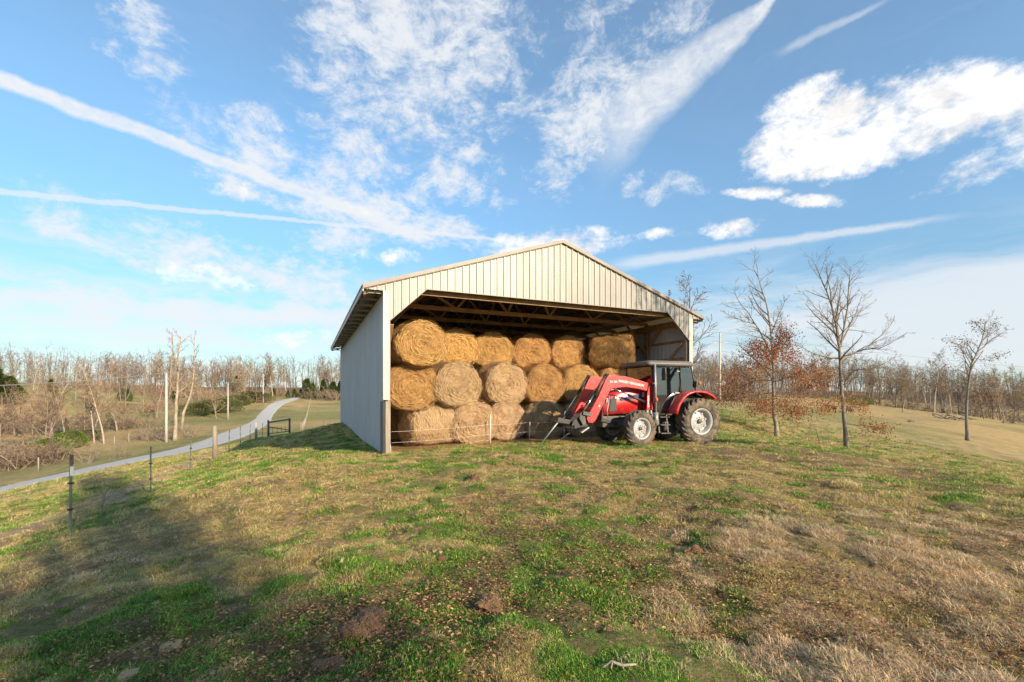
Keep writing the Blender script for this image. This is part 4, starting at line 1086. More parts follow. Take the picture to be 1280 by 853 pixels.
mb = MB().box((.1, -.24, 1.28), (.58, .24, 1.42)).box((.02, -.23, 1.40), (.16, .23, 2.0)).box((.18, -.12, 1.0), (.5, .12, 1.28)); tpart(mb, 'seat', M['black'], bevel=.04)
mb = MB().box((1.20, -.22, 1.0), (1.45, .22, 1.62)); tpart(mb, 'dashboard', M['black'], bevel=.04)
mb = MB(); mb.tube([(.95+.09*math.cos(a), .19*math.sin(a), 1.66+.16*math.cos(a)) for a in [2*PI*k/20 for k in range(21)]], .014, 6, False); mb.tube([(.95, 0, 1.66), (1.22, 0, 1.5)], .02, 6); tpart(mb, 'steering_wheel', M['black'])
# fenders
for s_ in (1, -1):
    mb = MB(); N_ = 18; vs = []
    path = [(1.02, .98), (.98, 1.12), (.90, 1.30), (.74, 1.50), (.55, 1.63), (.3, 1.70), (.05, 1.70), (-.2, 1.66), (-.42, 1.56), (-.56, 1.44)]
    prof2 = [(.56, -.02), (.60, .0), (1.04, .0), (1.09, -.015), (1.10, -.07), (1.085, -.07), (1.075, -.025), (1.03, -.018), (.60, -.018), (.56, -.035)]
    rings = []
    for i, (x, z) in enumerate(path):
        a = path[max(0, i-1)]; c = path[min(len(path)-1, i+1)]; d = Vector((c[0]-a[0], c[1]-a[1])).normalized(); nx, nz = -(-d.y), -d.x
        nn = Vector((d.y, -d.x));
        if nn.y < 0 and abs(nn.y) > .3 or (i < 2 and nn.x < 0): nn = -nn
        rings.append([(x+nn.x*h_, y_*s_, z+nn.y*h_) for y_, h_ in prof2])
    loft(rings, mb); fe = tpart(mb, 'fender', M['red'])
    mb = MB().box((-.54, s_*.95-.05, 1.40), (-.50, s_*.95+.05, 1.50)); tpart(mb, 'tail_light', M['orange'], fe, .006)
    mb = MB().prism([(1.03, .97), (.9, 1.28), (.7, 1.5), (.4, 1.66), (.0, 1.68), (-.45, 1.5), (-.5, 1.2), (-.2, .95)], s_*.545, s_*.562); tpart(mb, 'inner_guard', M['black'], fe)
# exhaust, mirrors, steps
mb = MB().tube([(1.52, .79, .62), (1.52, .79, 1.02)], .075, 14).tube([(1.52, .79, 1.0), (1.54, .79, 1.8), (1.56, .79, 2.52)], .036, 12).tube([(1.52, .79, .66), (1.6, .5, .8)], .03, 8).box((1.46, .70, 1.9), (1.6, .80, 1.93)); tpart(mb, 'exhaust_pipe', M['lgrey'])
mb = MB().tube([(1.53, .835, 1.36), (1.53, .835, 1.47)], .04, 10); tpart(mb, 'side_reflector', M['orange'])
for s_ in (1, -1):
    mb = MB().tube([(1.52, .74*s_, 2.38), (1.40, .98*s_, 2.40), (1.38, .99*s_, 2.34)], .010, 6); mi_ = tpart(mb, 'mirror_arm', M['black'])
    mb = MB().prism([(.90*s_, 2.00), (1.06*s_, 2.0), (1.08*s_, 2.2), (1.06*s_, 2.38), (.90*s_, 2.38), (.88*s_, 2.2)], 1.35, 1.39, 'yz'); tpart(mb, 'mirror', M['black'], mi_, .012)
mb = MB().box((-.10, .70, 1.80), (.0, .80, 2.0)); wl = tpart(mb, 'rear_lamp_bracket', M['black'], bevel=.01)
mb = MB().lathe([(.001, -.17), (.06, -.165), (.065, -.11), (.06, -.10)], 'x', 16, (0, .77, 1.93)); tpart(mb, 'rear_lamp', M['orange'], wl)
mb = MB().lathe([(.001, 2.64), (.001, 2.62)], 'z', 4)
for x in (1.74,):
    for s_ in (.55, -.55):
        mb = MB().box((x, s_-.07, 2.48), (x+.07, s_+.07, 2.57)); tpart(mb, 'work_light', M['lgrey'], bevel=.012)
mb = MB()
for z, w in ((.36, 0), (.62, -.03), (.86, -.06)):
    mb.box((1.02, .62+w, z), (1.36, .86+w, z+.025))
mb.beam((1.03, .74, .36), (1.03, .64, .98), .02, .04, (1, 0, 0)).beam((1.35, .74, .36), (1.35, .64, .98), .02, .04, (1, 0, 0)); tpart(mb, 'step', M['dgrey'])
mb = MB().tube([(1.05, .68, 1.0), (1.0, .80, 1.2), (.82, .80, 1.5)], .013, 6); tpart(mb, 'grab_rail', M['dgrey'])
# --- loader
arm = [(1.50, 1.74), (1.53, 1.88), (1.66, 1.93), (2.0, 2.02), (2.45, 2.12), (2.90, 2.16), (3.08, 2.14), (3.16, 2.02), (3.40, 1.52), (3.80, .86), (3.74, .74), (3.60, .72), (3.50, .80), (3.20, 1.35), (3.02, 1.68), (2.92, 1.76), (2.45, 1.80), (2.0, 1.74), (1.62, 1.66)]
for s_ in (1, -1):
    y0, y1 = sorted((s_*.50, s_*.60))
    la = tpart(MB().prism(arm, y0, y1), 'loader_arm', M['red'], bevel=.010)
    mb = MB().prism([(1.46, 1.10), (1.74, 1.10), (1.72, 1.60), (1.66, 1.84), (1.48, 1.84)], min(s_*.46, s_*.485), max(s_*.46, s_*.485)).prism([(1.46, 1.10), (1.74, 1.10), (1.72, 1.60), (1.66, 1.84), (1.48, 1.84)], min(s_*.615, s_*.64), max(s_*.615, s_*.64)).prism([(1.46, 1.10), (1.52, 1.10), (1.52, 1.78), (1.46, 1.78)], min(s_*.48, s_*.62), max(s_*.48, s_*.62)); ms = tpart(mb, 'loader_mast', M['red'])
    mb = MB().prism([(1.50, .62), (1.70, .62), (1.72, 1.12), (1.46, 1.12)], min(s_*.50, s_*.60), max(s_*.50, s_*.60)).box((1.5, min(s_*.2, s_*.6), .60), (1.7, max(s_*.2, s_*.6), .74)); tpart(mb, 'loader_bracket', M['lgrey'], bevel=.008)
    # lift cylinder under the arm, tilt cylinder above it
    mb = MB().tube([(1.66, s_*.55, 1.30), (2.35, s_*.55, 1.56)], .040, 12); c1 = tpart(mb, 'lift_cylinder', M['black'])
    tpart(MB().tube([(2.35, s_*.55, 1.56), (2.88, s_*.55, 1.76)], .020, 10), 'piston_rod', M['chrome'], c1)
    mb = MB().tube([(3.14, s_*.55, 2.17), (3.50, s_*.55, 1.62)], .034, 12).tube([(3.12, s_*.50, 2.16), (3.12, s_*.60, 2.16)], .045, 10); c2 = tpart(mb, 'tilt_cylinder', M['black'])
    tpart(MB().tube([(3.50, s_*.55, 1.62), (3.92, s_*.55, 1.0)], .018, 10), 'piston_rod', M['chrome'], c2)
    mb = MB().tube([(3.08, s_*.585, 2.17), (3.46, s_*.585, 1.58), (3.5, s_*.585, 1.54)], .010, 6).tube([(3.04, s_*.57, 2.19), (3.42, s_*.57, 1.64)], .010, 6); tpart(mb, 'hydraulic_hose', M['black'], c2)
    mb = MB().prism([(3.86, 1.06), (3.98, 1.04), (4.02, .86), (3.90, .66), (3.80, .70)], min(s_*.53, s_*.57), max(s_*.53, s_*.57)); mb.prism([(3.62, 1.02), (3.92, 1.08), (3.94, .98), (3.66, .92)], min(s_*.61, s_*.635), max(s_*.61, s_*.635)); tpart(mb, 'tilt_link', M['dgrey'], bevel=.005)
tpart(MB().tube([(3.38, -.52, 1.12), (3.38, .52, 1.12)], .065, 14), 'cross_tube', M['red'])
# carriage with tapered spikes
mb = MB()
for s_ in (1, -1):
    mb.prism([(3.72, .92), (3.86, .96), (4.16, .80), (4.22, .66), (4.10, .58), (3.70, .62)], min(s_*.42, s_*.47), max(s_*.42, s_*.47))
mb.beam((3.92, -.52, .86), (3.92, .52, .86), .09, .08).beam((4.12, -.52, .62), (4.12, .52, .62), .08, .10)
cg_ = tpart(mb, 'carriage', M['black'])
tpart(MB().prism([(3.86, .96), (3.89, .99), (4.20, .58), (4.16, .55)], -.02, .46).prism([(3.70, .58), (3.73, .61), (3.98, .46), (3.95, .43)], .44, .60), 'face_plate', M['lgrey'], cg_, .004)
mb = MB().beam((4.14, -.30, .70), (4.14, .44, .70), .12, .12).beam((4.20, .30, .74), (4.62, .30, .82), .10, .14).beam((4.2, -.3, .70), (4.5, -.3, .76), .10, .12).beam((4.5, -.34, .80), (4.56, .34, .84), .08, .10).tube([(4.3, -.1, .62), (4.6, .0, .7)], .07, 8); tpart(mb, 'spear_frame', M['black'], cg_, .01)
mb = MB().tube([(4.50, .30, .86), (4.75, .30, .57), (5.28, .30, -.04)], [.026, .024, .009], 10); tpart(mb, 'bale_spear', M['lgrey'], cg_)
mb = MB().tube([(3.98, -.18, .38), (4.16, -.22, .24), (4.34, -.24, .10)], [.020, .018, .008], 8); tpart(mb, 'bale_spear', M['lgrey'], cg_)
mb = MB().tube([(2.9, .36, 1.55), (3.02, .44, 1.1), (3.0, .42, .9)], .022, 8); tpart(mb, 'front_guard', M['lgrey'])
mb = MB().beam((3.02, .30, 1.55), (3.12, .30, .82), .04, .05).beam((3.02, -.30, 1.55), (3.12, -.30, .82), .04, .05).beam((3.12, -.34, .82), (3.12, .34, .82), .05, .08).beam((3.10, -.2, .80), (2.5, -.2, .66), .05, .1).beam((3.10, .2, .80), (2.5, .2, .66), .05, .1); tpart(mb, 'brush_guard', M['black'])
# --- lettering
def text(body, size, loc, rot, m, parent, nm='lettering', xs=1.0):
    cu = bpy.data.curves.new(nm, 'FONT'); cu.body = body; cu.size = size; cu.extrude = .0012; cu.align_x = 'LEFT'; cu.resolution_u = 2; cu.offset = size*.015
    to = bpy.data.objects.new('t', cu); COL.objects.link(to)
    bpy.context.view_layer.update()
    me_ = bpy.data.meshes.new_from_object(to.evaluated_get(bpy.context.evaluated_depsgraph_get()))
    bpy.data.objects.remove(to); me_.materials.clear(); me_.materials.append(m)
    o = put(nm, me_, parent, loc, rot); o.scale = (xs, 1, 1); return o
# seen from its left side the tractor points to the viewer's left, so lettering on that side runs along -x
for s_ in (1, -1):
    if s_ == 1:
        R0 = lambda tilt: (Matrix(((-1, 0, 0), (0, 0, 1), (0, 1, 0))) @ Matrix.Rotation(tilt, 3, 'Z')).to_euler()
        text('DL 260', .085, (3.02, .604, 1.93), R0(0), M['white'], T, 'loader_number')
        text('MASSEY FERGUSON', .105, (2.72, .604, 1.955), R0(-.16), M['white'], T, 'loader_name', .98)
        text('MF', .12, (2.70, .35, 1.44), R0(-.13), M['white'], T, 'hood_name')
        text('LOADER', .08, (1.66, .643, 1.18), (Matrix(((-1, 0, 0), (0, 0, 1), (0, 1, 0))) @ Matrix.Rotation(PI/2, 3, 'Z')).to_euler(), M['white'], T, 'mast_lettering', 1.2)
    else:
        R1 = lambda tilt: (Matrix(((1, 0, 0), (0, 0, -1), (0, 1, 0))) @ Matrix.Rotation(tilt, 3, 'Z')).to_euler()
        text('MASSEY FERGUSON', .105, (1.78, -.604, 1.84), R1(.16), M['white'], T, 'loader_name', .98)
tpart(MB().box((3.36, .601, 1.20), (3.40, .604, 1.26)), 'arm_decal', M['white'])
# ================================================================== TREES
bark = {'grey': mat('bark_grey', (.30, .26, .21), (.19, .16, .13), 5, .9, 0, .5, 20, (1, 1, .3), rnd=.2),
        'pale': mat('bark_pale', (.44, .37, .28), (.30, .24, .17), 2.2, .85, 0, .3, 14, rnd=.15),
        'brown': mat('bark_brown', (.27, .20, .15), (.18, .13, .10), 5, .9, 0, .5, 20, (1, 1, .3), rnd=.25),
        'dark': mat('bark_dark', (.12, .105, .09), (.21, .185, .16), 7, .9, 0, .8, 24, (1, 1, .25))}
twigm = {'grey': mat('twigs_grey', (.22, .175, .13), (.17, .13, .095), 1.2, .9, rnd=.22),
         'red': mat('twigs_reddish', (.235, .165, .115), (.18, .125, .085), 1.2, .9, rnd=.25),
         'tan': mat('twigs_tan', (.32, .235, .15), (.24, .17, .105), 1.2, .9, rnd=.22)}
leafm = {'oak': gmat('oak_leaf_rust', (.36, .135, .05), .25), 'oak2': gmat('oak_leaf_brown', (.24, .105, .05), .25), 'dk': gmat('leaf_dark_brown', (.13, .085, .055), .25),
         'cedar': gmat('cedar_green', (.055, .085, .028), .3), 'cedar2': gmat('cedar_light', (.11, .14, .035), .3), 'bush': gmat('bush_yellow_green', (.17, .25, .035), .25), 'bush2': gmat('bush_green', (.09, .15, .03), .25),
         'ol': gmat('thicket_olive', (.17, .16, .07), .25)}
def perp(d, r):
    v = Vector((r.gauss(0, 1), r.gauss(0, 1), r.gauss(0, 1))); v = v - d*v.dot(d)
    return v.normalized()
def limb(p, d, L, r0, r1, n, r, wander=.12, lift=0.0):
    pts = [Vector(p)]; d = Vector(d).normalized()
    for i in range(n):
        d = (d + perp(d, r)*wander*r.random() + Vector((0, 0, lift))).normalized(); pts.append(pts[-1] + d*L/n)
    return pts, [r0 + (r1-r0)*(i/n) for i in range(n+1)]
def pt_on(pts, u):
    f = u*(len(pts)-1); i = min(int(f), len(pts)-2); a = f-i
    return pts[i].lerp(pts[i+1], a), (pts[i+1]-pts[i]).normalized()
def sprout(pts, rads, n, Lf, r, crown, leaves, lvl, maxlvl, u0=.25, ang=(.5, 1.1), lift=.04, tw=.0, minr=.006, dens=1.0):
    L0 = sum((b-a).length for a, b in zip(pts[:-1], pts[1:]))
    for k in range(n):
        u = u0 + (1-u0)*(k+r.random())/n; p, d = pt_on(pts, min(u, .995))
        rad = max(minr, (rads[0]+(rads[-1]-rads[0])*u)*.55)
        a = r.uniform(*ang); nd = (d*math.cos(a) + perp(d, r)*math.sin(a)).normalized()
        if nd.z < -.35: nd.z *= .3; nd.normalize()
        L = L0*Lf*(1.15-u*.75)*r.uniform(.7, 1.2)
        sub, sr = limb(p, nd, L, rad, max(minr*.5, rad*.25), 3 if lvl < maxlvl else (2 if maxlvl < 3 or leaves is not None or minr < .01 else 1), r, .35, lift)
        crown.tube(sub, sr, 4 if lvl == 1 else 3, False)
        if lvl < maxlvl: sprout(sub, sr, max(2, int((5 if lvl == 1 else 4)*dens)), .48, r, crown, leaves, lvl+1, maxlvl, .2, ang, lift, tw, minr, dens)
        elif leaves is not None: leaves.append(sub)
def leaf_quads(mb, pts_list, r, per, size, spread=.12):
    for s_ in pts_list:
        for k in range(per):
            p, d = pt_on(s_, r.random()); p = p + Vector((r.gauss(0, 1), r.gauss(0, 1), r.gauss(0, .8)))*spread
            R = Euler((r.uniform(0, 6.3), r.uniform(0, 6.3), r.uniform(0, 6.3))).to_matrix(); s = size*r.uniform(.6, 1.3)
            mb.add([p + R @ Vector(q_)*s for q_ in ((-.5, -.1, 0), (0, -.3, .1), (.5, 0, 0), (0, .3, .1))], [(0, 1, 2), (0, 2, 3)])
def bare_tree(seed, H, r0, spread, kind='oak', fork=1, n1=14, maxlvl=3, minr=.012, bark_='grey', tw_='grey', clear=.25, dens=1.0):
    """returns (trunk mesh, crown mesh)"""
    r = random.Random(seed); tr_ = MB(); cr = MB()
    lead, lr = limb((0, 0, -.3), (r.uniform(-.06, .06), r.uniform(-.06, .06), 1), H*.93+.3, r0, minr*1.5, 9, r, .10)
    lr = [r0*1.25] + lr[1:]
    stems = [(lead, lr)]
    for k in range(fork-1):
        u = r.uniform(.18, .45); p, d = pt_on(lead, u)
        a = r.uniform(.25, .5); nd = (d*math.cos(a)+perp(d, r)*math.sin(a)).normalized(); nd.z = abs(nd.z)
        stems.append(limb(p, nd, H*(.9-u)*r.uniform(.8, 1), r0*(1-u)*.75, minr*1.5, 7, r, .14, .05))
    for s_, q_ in stems:
        tr_.tube(s_, q_, 7)
        sprout(s_, q_, max(4, int(n1/fork**.6)), spread, r, cr, None, 1, maxlvl, clear if s_ is lead else .15, (.45, 1.05), .06, minr=minr, dens=dens)
    return tr_.mesh('trunk', bark[bark_], False), cr.mesh('crown', twigm[tw_], False)
VAR = []
specs = [(13, .17, .36, 2, 18, 'grey', 'grey', .28), (14, .15, .30, 1, 22, 'pale', 'grey', .3), (12, .16, .42, 3, 18, 'brown', 'red', .2), (13, .13, .30, 2, 20, 'grey', 'tan', .3),
         (14, .14, .26, 1, 22, 'pale', 'tan', .35), (11, .15, .45, 3, 16, 'grey', 'tan', .15), (12, .13, .38, 2, 20, 'brown', 'grey', .25), (15, .15, .28, 1, 24, 'grey', 'red', .35)]
for i, (H, r0, sp, fk, n1, bk, tw, cl_) in enumerate(specs):
    VAR.append((bare_tree(100+i, H, r0, sp, 'x', fk, int(n1*1.35), 3, .019, bk, tw, cl_, 1.45), H))
def plant_tree(v, x, y, H, label, group, name='bare_tree', cat='tree', rz=None, sink=0.0, wide=1.0):
    (tm_, cm_), H0 = VAR[v]
    e_ = empty(name, (x, y, float(G(x, y))-sink), random.uniform(0, 6.28) if rz is None else rz, label=label, cat=cat, group=group)
    s = H/H0; e_.scale = (s*wide, s*wide, s)
    put('trunk', tm_, e_); put('crown', cm_, e_); return e_
R_ = random.Random(77)
def where_px(px):
    for lim, tx_ in ((25, 'at the left edge'), (75, 'above the green bushes'), (130, 'left of the pale trunks'), (208, 'left of the nearest pole'), (245, 'behind the sycamore'), (285, 'left of the second pole'), (329, 'between the second and far poles'), (352, 'right of the far pole'), (376, 'by the road end'), (400, 'right of the road end'), (440, 'beside the barn wall'),
                     (860, 'behind the barn'), (895, 'left of the crossarm pole'), (940, 'right of the crossarm pole'), (972, 'left of the rusty oak'), (1010, 'right of the rusty oak'), (1058, 'left of the dark oak'), (1100, 'right of the dark oak'), (1140, 'by the pale round tree'), (1175, 'near the tall pale trunk'), (1209, 'left of the leaning oak'), (1245, 'right of the leaning oak'), (1281, 'near the right edge')):
        if px < lim: return tx_
    return 'past the right edge'
GL, GR = 'bare trees of the woods left of the barn', 'bare trees of the woods beyond the right field'
TYPE = ['grey forked', 'pale straight', 'reddish brown spreading', 'grey tan topped', 'tall pale slender', 'broad multi stemmed', 'brown twiggy', 'tall reddish topped']
# left woods: on the rise beyond the road, and along the valley
def band(n, pxr, Zf, Hr, grp, where, vars_=range(8)):
    for i in range(n):
        px = pxr[0] + (pxr[1]-pxr[0])*(i+R_.random())/n
        Z = Zf(px)*R_.uniform(.94, 1.08); x, y, z = at(px, Z)
        if float(seg_dist(np.array(x), np.array(y), ROAD)) < 5: continue
        v = R_.choice(list(vars_)); hh = R_.uniform(*Hr); plant_tree(v, x, y, hh, ('taller ' if hh > sum(Hr)/2 else 'lower ')+TYPE[v]+' tree '+where+', '+where_px(px), grp, wide=R_.uniform(.9, 1.25))
band(34, (130, 440), lambda p: 225+20*math.sin(p*.05), (16, 23), GL, 'in the far wood')
band(26, (120, 430), lambda p: 250, (18, 24), GL, 'deep in the left wood')
band(14, (130, 335), lambda p: 135+35*math.sin(p*.09), (8, 13), GL, 'in the left slope scrub', (2, 5, 6, 3))
band(16, (-60, 150), lambda p: 145, (9, 13), GL, 'on the left rise')
band(8, (10, 150), lambda p: 78, (8, 11), GL, 'in the valley thicket', (5, 2, 3, 5))
band(9, (-120, 60), lambda p: 62, (6, 9), GL, 'in the near thicket', (5, 2, 6))
# right woods
band(34, (865, 1330), lambda p: 175-(p-870)*.12, (12, 17), GR, 'fronting the right wood')
band(36, (850, 1360), lambda p: 205-(p-870)*.10, (14, 19), GR, 'deep in the right wood')
band(16, (1080, 1400), lambda p: 128, (9, 13), GR, 'edging the right wood')
band(14, (860, 960), lambda p: 95, (6, 10), GR, 'in scrub behind the tractor', (2, 5, 6, 3))
band(16, (440, 870), lambda p: 210, (12, 16), 'bare trees of the woods behind the barn', 'in the wood')
# single trees one can pick out
def single(v, px, Z, H, label, wide=1.0, rz=None): 
    x, y, z = at(px, Z); return plant_tree(v, x, y, H, label, None, rz=rz, wide=wide)
single(1, 118, 66, 10.5, 'pale slender bare tree left of the leaning white trunk')
single(4, 130, 64, 12.3, 'tallest white trunked bare tree above the yellow green bushes')
single(5, 62, 74, 12.5, 'broad spreading bare tree at the far left of the valley', 1.25)
single(0, 157, 120, 11, 'small grey forked bare tree in the valley left of the pole')
single(0, 853, 33, 9.6, 'large grey bare tree rising behind the right corner of the barn', 1.2, 1.0)
single(1, 1168, 118, 16.5, 'tall pale straight bare tree standing before the right wood')
single(5, 1128, 105, 7.5, 'pale round headed small tree at the edge of the right field', 1.2)
single(3, 1255, 95, 10, 'thin grey bare tree near the right edge of the photo')
single(3, 1230, 100, 9, 'thin bare tree just right of the leafy leaning tree')
# sycamore by the road, traced limb by limb: (x px, y px, depth offset)
def limb_px(Z, pts, base=0.0):
    return [Vector(((a-640)/F*(Z+o), Z+o, EYE-(b_-HOR)/F*(Z+o))) for a, b_, o in pts]
def densify(pts, n=3):
    out = []
    for i in range(len(pts)-1):
        p0 = pts[max(0, i-1)]; p1 = pts[i]; p2 = pts[i+1]; p3 = pts[min(len(pts)-1, i+2)]
        for k in range(n):
            t = k/n; out.append(.5*((2*p1) + (p2-p0)*t + (2*p0-5*p1+4*p2-p3)*t*t + (3*p1-p0-3*p2+p3)*t**3))
    return out + [pts[-1]]
def custom_tree(name, label, Z, px, stems, limbs, leafy, bark_, tw_, seed, cat='tree', leafmat=None, minr=.006, n_tw=9, spread=.30, maxlvl=3, leafn=10, leafs=.09, twl=2, thin=1.0, lspread=.12):
    r = random.Random(seed); x0, y0 = (px-640)/F*Z, Z; z0 = float(G(x0, y0))
    e_ = empty(name, (x0, y0, z0), 0, label=label, cat=cat)
    O = Vector((x0, y0, z0)); tr_ = MB(); cr = MB(); lv = []
    for k, (pts, ra, rb) in enumerate(stems):
        P = densify([p - O for p in limb_px(Z, pts)]); ra, rb = ra*thin, rb*thin
        if k == 0: P[0].z = -.25
        n = len(P); rr = [ra + (rb-ra)*(i/(n-1))**.8 for i in range(n)]
        if k == 0: rr[0] = ra*1.45; rr[1] = max(rr[1], ra*1.08)
        for i in range(1, n): P[i] += Vector((r.gauss(0, 1), r.gauss(0, 1), 0))*.012*ra*10
        tr_.tube(P, rr, 10); sprout(P, rr, n_tw, spread*.8, r, cr, None, 1, maxlvl, .35 if k == 0 else .15, (.45, 1.0), .05, minr=minr)
    for pts, ra, rb in limbs:
        P = densify([p - O for p in limb_px(Z, pts)], 4); n = len(P); ra, rb = ra*thin, rb*thin
        for i in range(1, n): P[i] += Vector((r.gauss(0, 1), r.gauss(0, 1), r.gauss(0, 1)))*.02
        rr = [ra + (rb-ra)*(i/(n-1)) for i in range(n)]
        cr.tube(P, rr, 6); sprout(P, rr, n_tw, spread, r, cr, None, 1, maxlvl, .15, (.45, 1.0), .04, minr=minr)
    for pts, ra, rb in leafy:
        P = densify([p - O for p in limb_px(Z, pts)], 4); n = len(P); ra, rb = ra*thin, rb*thin
        rr = [ra + (rb-ra)*(i/(n-1)) for i in range(n)]
        cr.tube(P, rr, 5); sprout(P, rr, 13, .42, r, cr, lv, 1, twl, .2, (.5, 1.2), -.01, minr=minr)
    put('trunk', tr_.mesh('trunk', bark[bark_], False), e_); c = put('crown', cr.mesh('crown', twigm[tw_], False), e_)
    if lv:
        lm_ = MB(); leaf_quads(lm_, lv, r, leafn, leafs, lspread)
        me_ = lm_.mesh('dead_leaves', leafmat, False)
        me_.polygons.foreach_set('material_index', [0 if (i//2) % 5 < 3 else 1 for i in range(len(me_.polygons))]) if len(leafmat) > 1 else None
        put('dead_leaves', me_, c, kind='stuff')
    return e_
random.seed(3)
custom_tree('sycamore_tree', 'white barked sycamore beside the nearest utility pole', 62, 220,
    [([(219,552,0),(220,520,0),(221,495,0),(222,470,0),(223,440,0),(226,420,0)], .24, .06)],
    [([(220,490,0),(214,482,-1),(213,468,-1),(216,440,0),(215,415,0)], .12, .03), ([(222,491,0),(232,484,1),(246,473,1)], .13, .07), ([(221,470,0),(218,450,0),(214,420,0)], .06, .02)],
    [], 'pale', 'tan', 11, minr=.014, spread=.3)
custom_tree('bare_tree', 'leaning white trunk right of the sycamore in the valley', 80, 227,
    [([(227,522,0),(236,500,0),(241,480,0),(242,455,0),(243,420,0)], .20, .05)], [], [], 'pale', 'grey', 12, minr=.016, spread=.28, n_tw=12)
ok = [leafm['oak'], leafm['oak2']]; dk_ = [leafm['dk'], leafm['oak2']]
Zb = 25.0
custom_tree('oak_tree', 'tall dark trunked oak with high bare forks, middle of the three field trees', Zb, 1058.7,
    [([(1058.7,565,0),(1055,518,0),(1051,478,0),(1049.5,442,0),(1046,411,0),(1037,375,.3),(1026,347,.5),(1018.4,330.7,.6)], .165, .02)],
    [([(1049.5,442,0),(1043,399,-.4),(1037,360,-.8),(1032,330,-1)], .085, .015), ([(1050,433,0),(1058,396,.6),(1061,356,1),(1062.6,333,1.2)], .09, .015),
     ([(1054,424,.2),(1063,405,.8),(1070,390,1),(1079,366,1.6)], .06, .012), ([(1046,411,0),(1035,401,-.3),(1024.5,390,-.8),(1003,364,-1.6)], .06, .012),
     ([(1050,451,0),(1060,444,.3),(1073,439,.5),(1100.7,420.5,.8),(1119,399,1)], .075, .012), ([(1073,439,.5),(1090,436,0),(1104,434,-.4),(1134,416,-1)], .045, .010),
     ([(1055,481,0),(1062,470,-.4),(1070,463,-.8),(1097.6,458.6,-1.3),(1122,443,-1.6)], .05, .010), ([(1049,448,0),(1038,448,.5),(1024.5,445,1),(994,431,2)], .05, .010),
     ([(1050,440,0),(1040,425,-1),(1030,405,-2.2)], .04, .010)],
    [([(1053,476,0),(1038,466,-.5),(1020,466,-1.0),(1004,474,-1.4)], .04, .008), ([(1053,487,0),(1035,481,.4),(1018,478,.8),(1002,486,1.4)], .035, .008),
     ([(1058,530,0),(1075,532,-.5),(1090,534,-1),(1106,538,-1.6)], .03, .006), ([(1056,505,0),(1066,508,.5),(1078,514,1)], .025, .006), ([(1055,512,0),(1044,507,-.8),(1034,508,-1.2)], .025, .006)],
    'dark', 'grey', 21, leafmat=ok, minr=.0045, leafn=7, leafs=.10, thin=.72, n_tw=15, spread=.34, lspread=.22)
Za = 28.0
custom_tree('oak_tree', 'oak with rusty dead leaves on its lower limbs, nearest the tractor', Za, 972,
    [([(972,549,0),(967.5,520,0),(966.6,493,0),(966.6,454,0),(963.6,420,0),(957.5,378,.3),(948.4,350,.6),(940.7,333,.8)], .19, .02)],
    [([(966,448,0),(951,417,-.8),(942,402,-1),(925,378,-1.5),(916,362,-2)], .07, .012), ([(942,405,-1),(925,400,-1),(904,391,-1.2)], .04, .010),
     ([(966.6,442,0),(977,411,.8),(974,389,1.2)], .06, .012), ([(963,420,0),(971,400,-.8),(984,372,-1.4)], .04, .010), ([(957,378,.3),(950,372,1.2),(938,366,2)], .03, .008)],
    [([(966.6,463,0),(952,458,-.6),(936,461,-1),(915,474,-1.6)], .05, .008), ([(966,491,0),(944,494,.5),(921,499,1.4),(899,502,2)], .04, .008), ([(966,476,0),(945,476,1),(925,484,2),(905,486,2.6)], .04, .008),
     ([(968,478,0),(984,472,-.4),(1003,470,-.8),(1022,468,-1)], .05, .008), ([(968,494,0),(982,497,.6),(997,503,1),(1020,515,1.6)], .045, .008), ([(967,485,0),(985,486,1.4),(1006,484,2.4),(1024,482,3)], .04, .008),
     ([(966,455,0),(978,450,1),(990,447,1.6)], .03, .007), ([(965,430,0),(955,438,-1),(945,436,-1.4)], .03, .007), ([(966,440,0),(973,428,-1),(978,415,-1.4)], .03, .006), ([(968,500,0),(958,508,-.8),(946,512,-1.2)], .03, .006),
     ([(966,462,0),(964,450,-1.6),(958,440,-2)], .03, .006), ([(968,505,0),(982,510,-1),(992,518,-1.6)], .025, .006)],
    'grey', 'grey', 22, leafmat=ok, minr=.0045, leafn=15, leafs=.10, thin=.72, n_tw=15, spread=.34, lspread=.32)
Zc = 42.0
custom_tree('oak_tree', 'leaning crowned oak with dark leaves, rightmost of the three field trees', Zc, 1209,
    [([(1209,552,0),(1208,517,0),(1210.6,481,0),(1214.4,456,0),(1221,441,.3),(1229.6,418,.6),(1231.7,402,.8)], .22, .03)],
    [([(1221,441,.3),(1238,426,.5),(1250,418,.6),(1262,411,.8)], .09, .02)],
    [([(1229,420,.6),(1224,410,0),(1220,404,-.4)], .04, .010), ([(1214,456,0),(1202,437,-.6),(1191,426,-1)], .07, .012), ([(1216,452,0),(1208,440,1),(1205,425,1.4)], .05, .010), ([(1225,432,.5),(1236,416,1),(1243,405,1.2)], .05, .010),
     ([(1218,448,0),(1236,450,-.6),(1252,443,-1)], .04, .010), ([(1212,470,0),(1196,462,.6),(1184,470,1),(1178,482,1.2)], .05, .010), ([(1210,478,0),(1200,478,-1),(1186,490,-1.6)], .04, .010), ([(1211,481,0),(1224,474,.8),(1236,478,1.2)], .04, .010),
     ([(1209,500,0),(1222,494,-.8),(1232,492,-1.2)], .04, .010), ([(1209,512,0),(1222,510,.6),(1232,505,1)], .03, .008)],
    'dark', 'grey', 23, leafmat=dk_, minr=.007, leafn=2, leafs=.13, thin=.62, n_tw=14, lspread=.25)
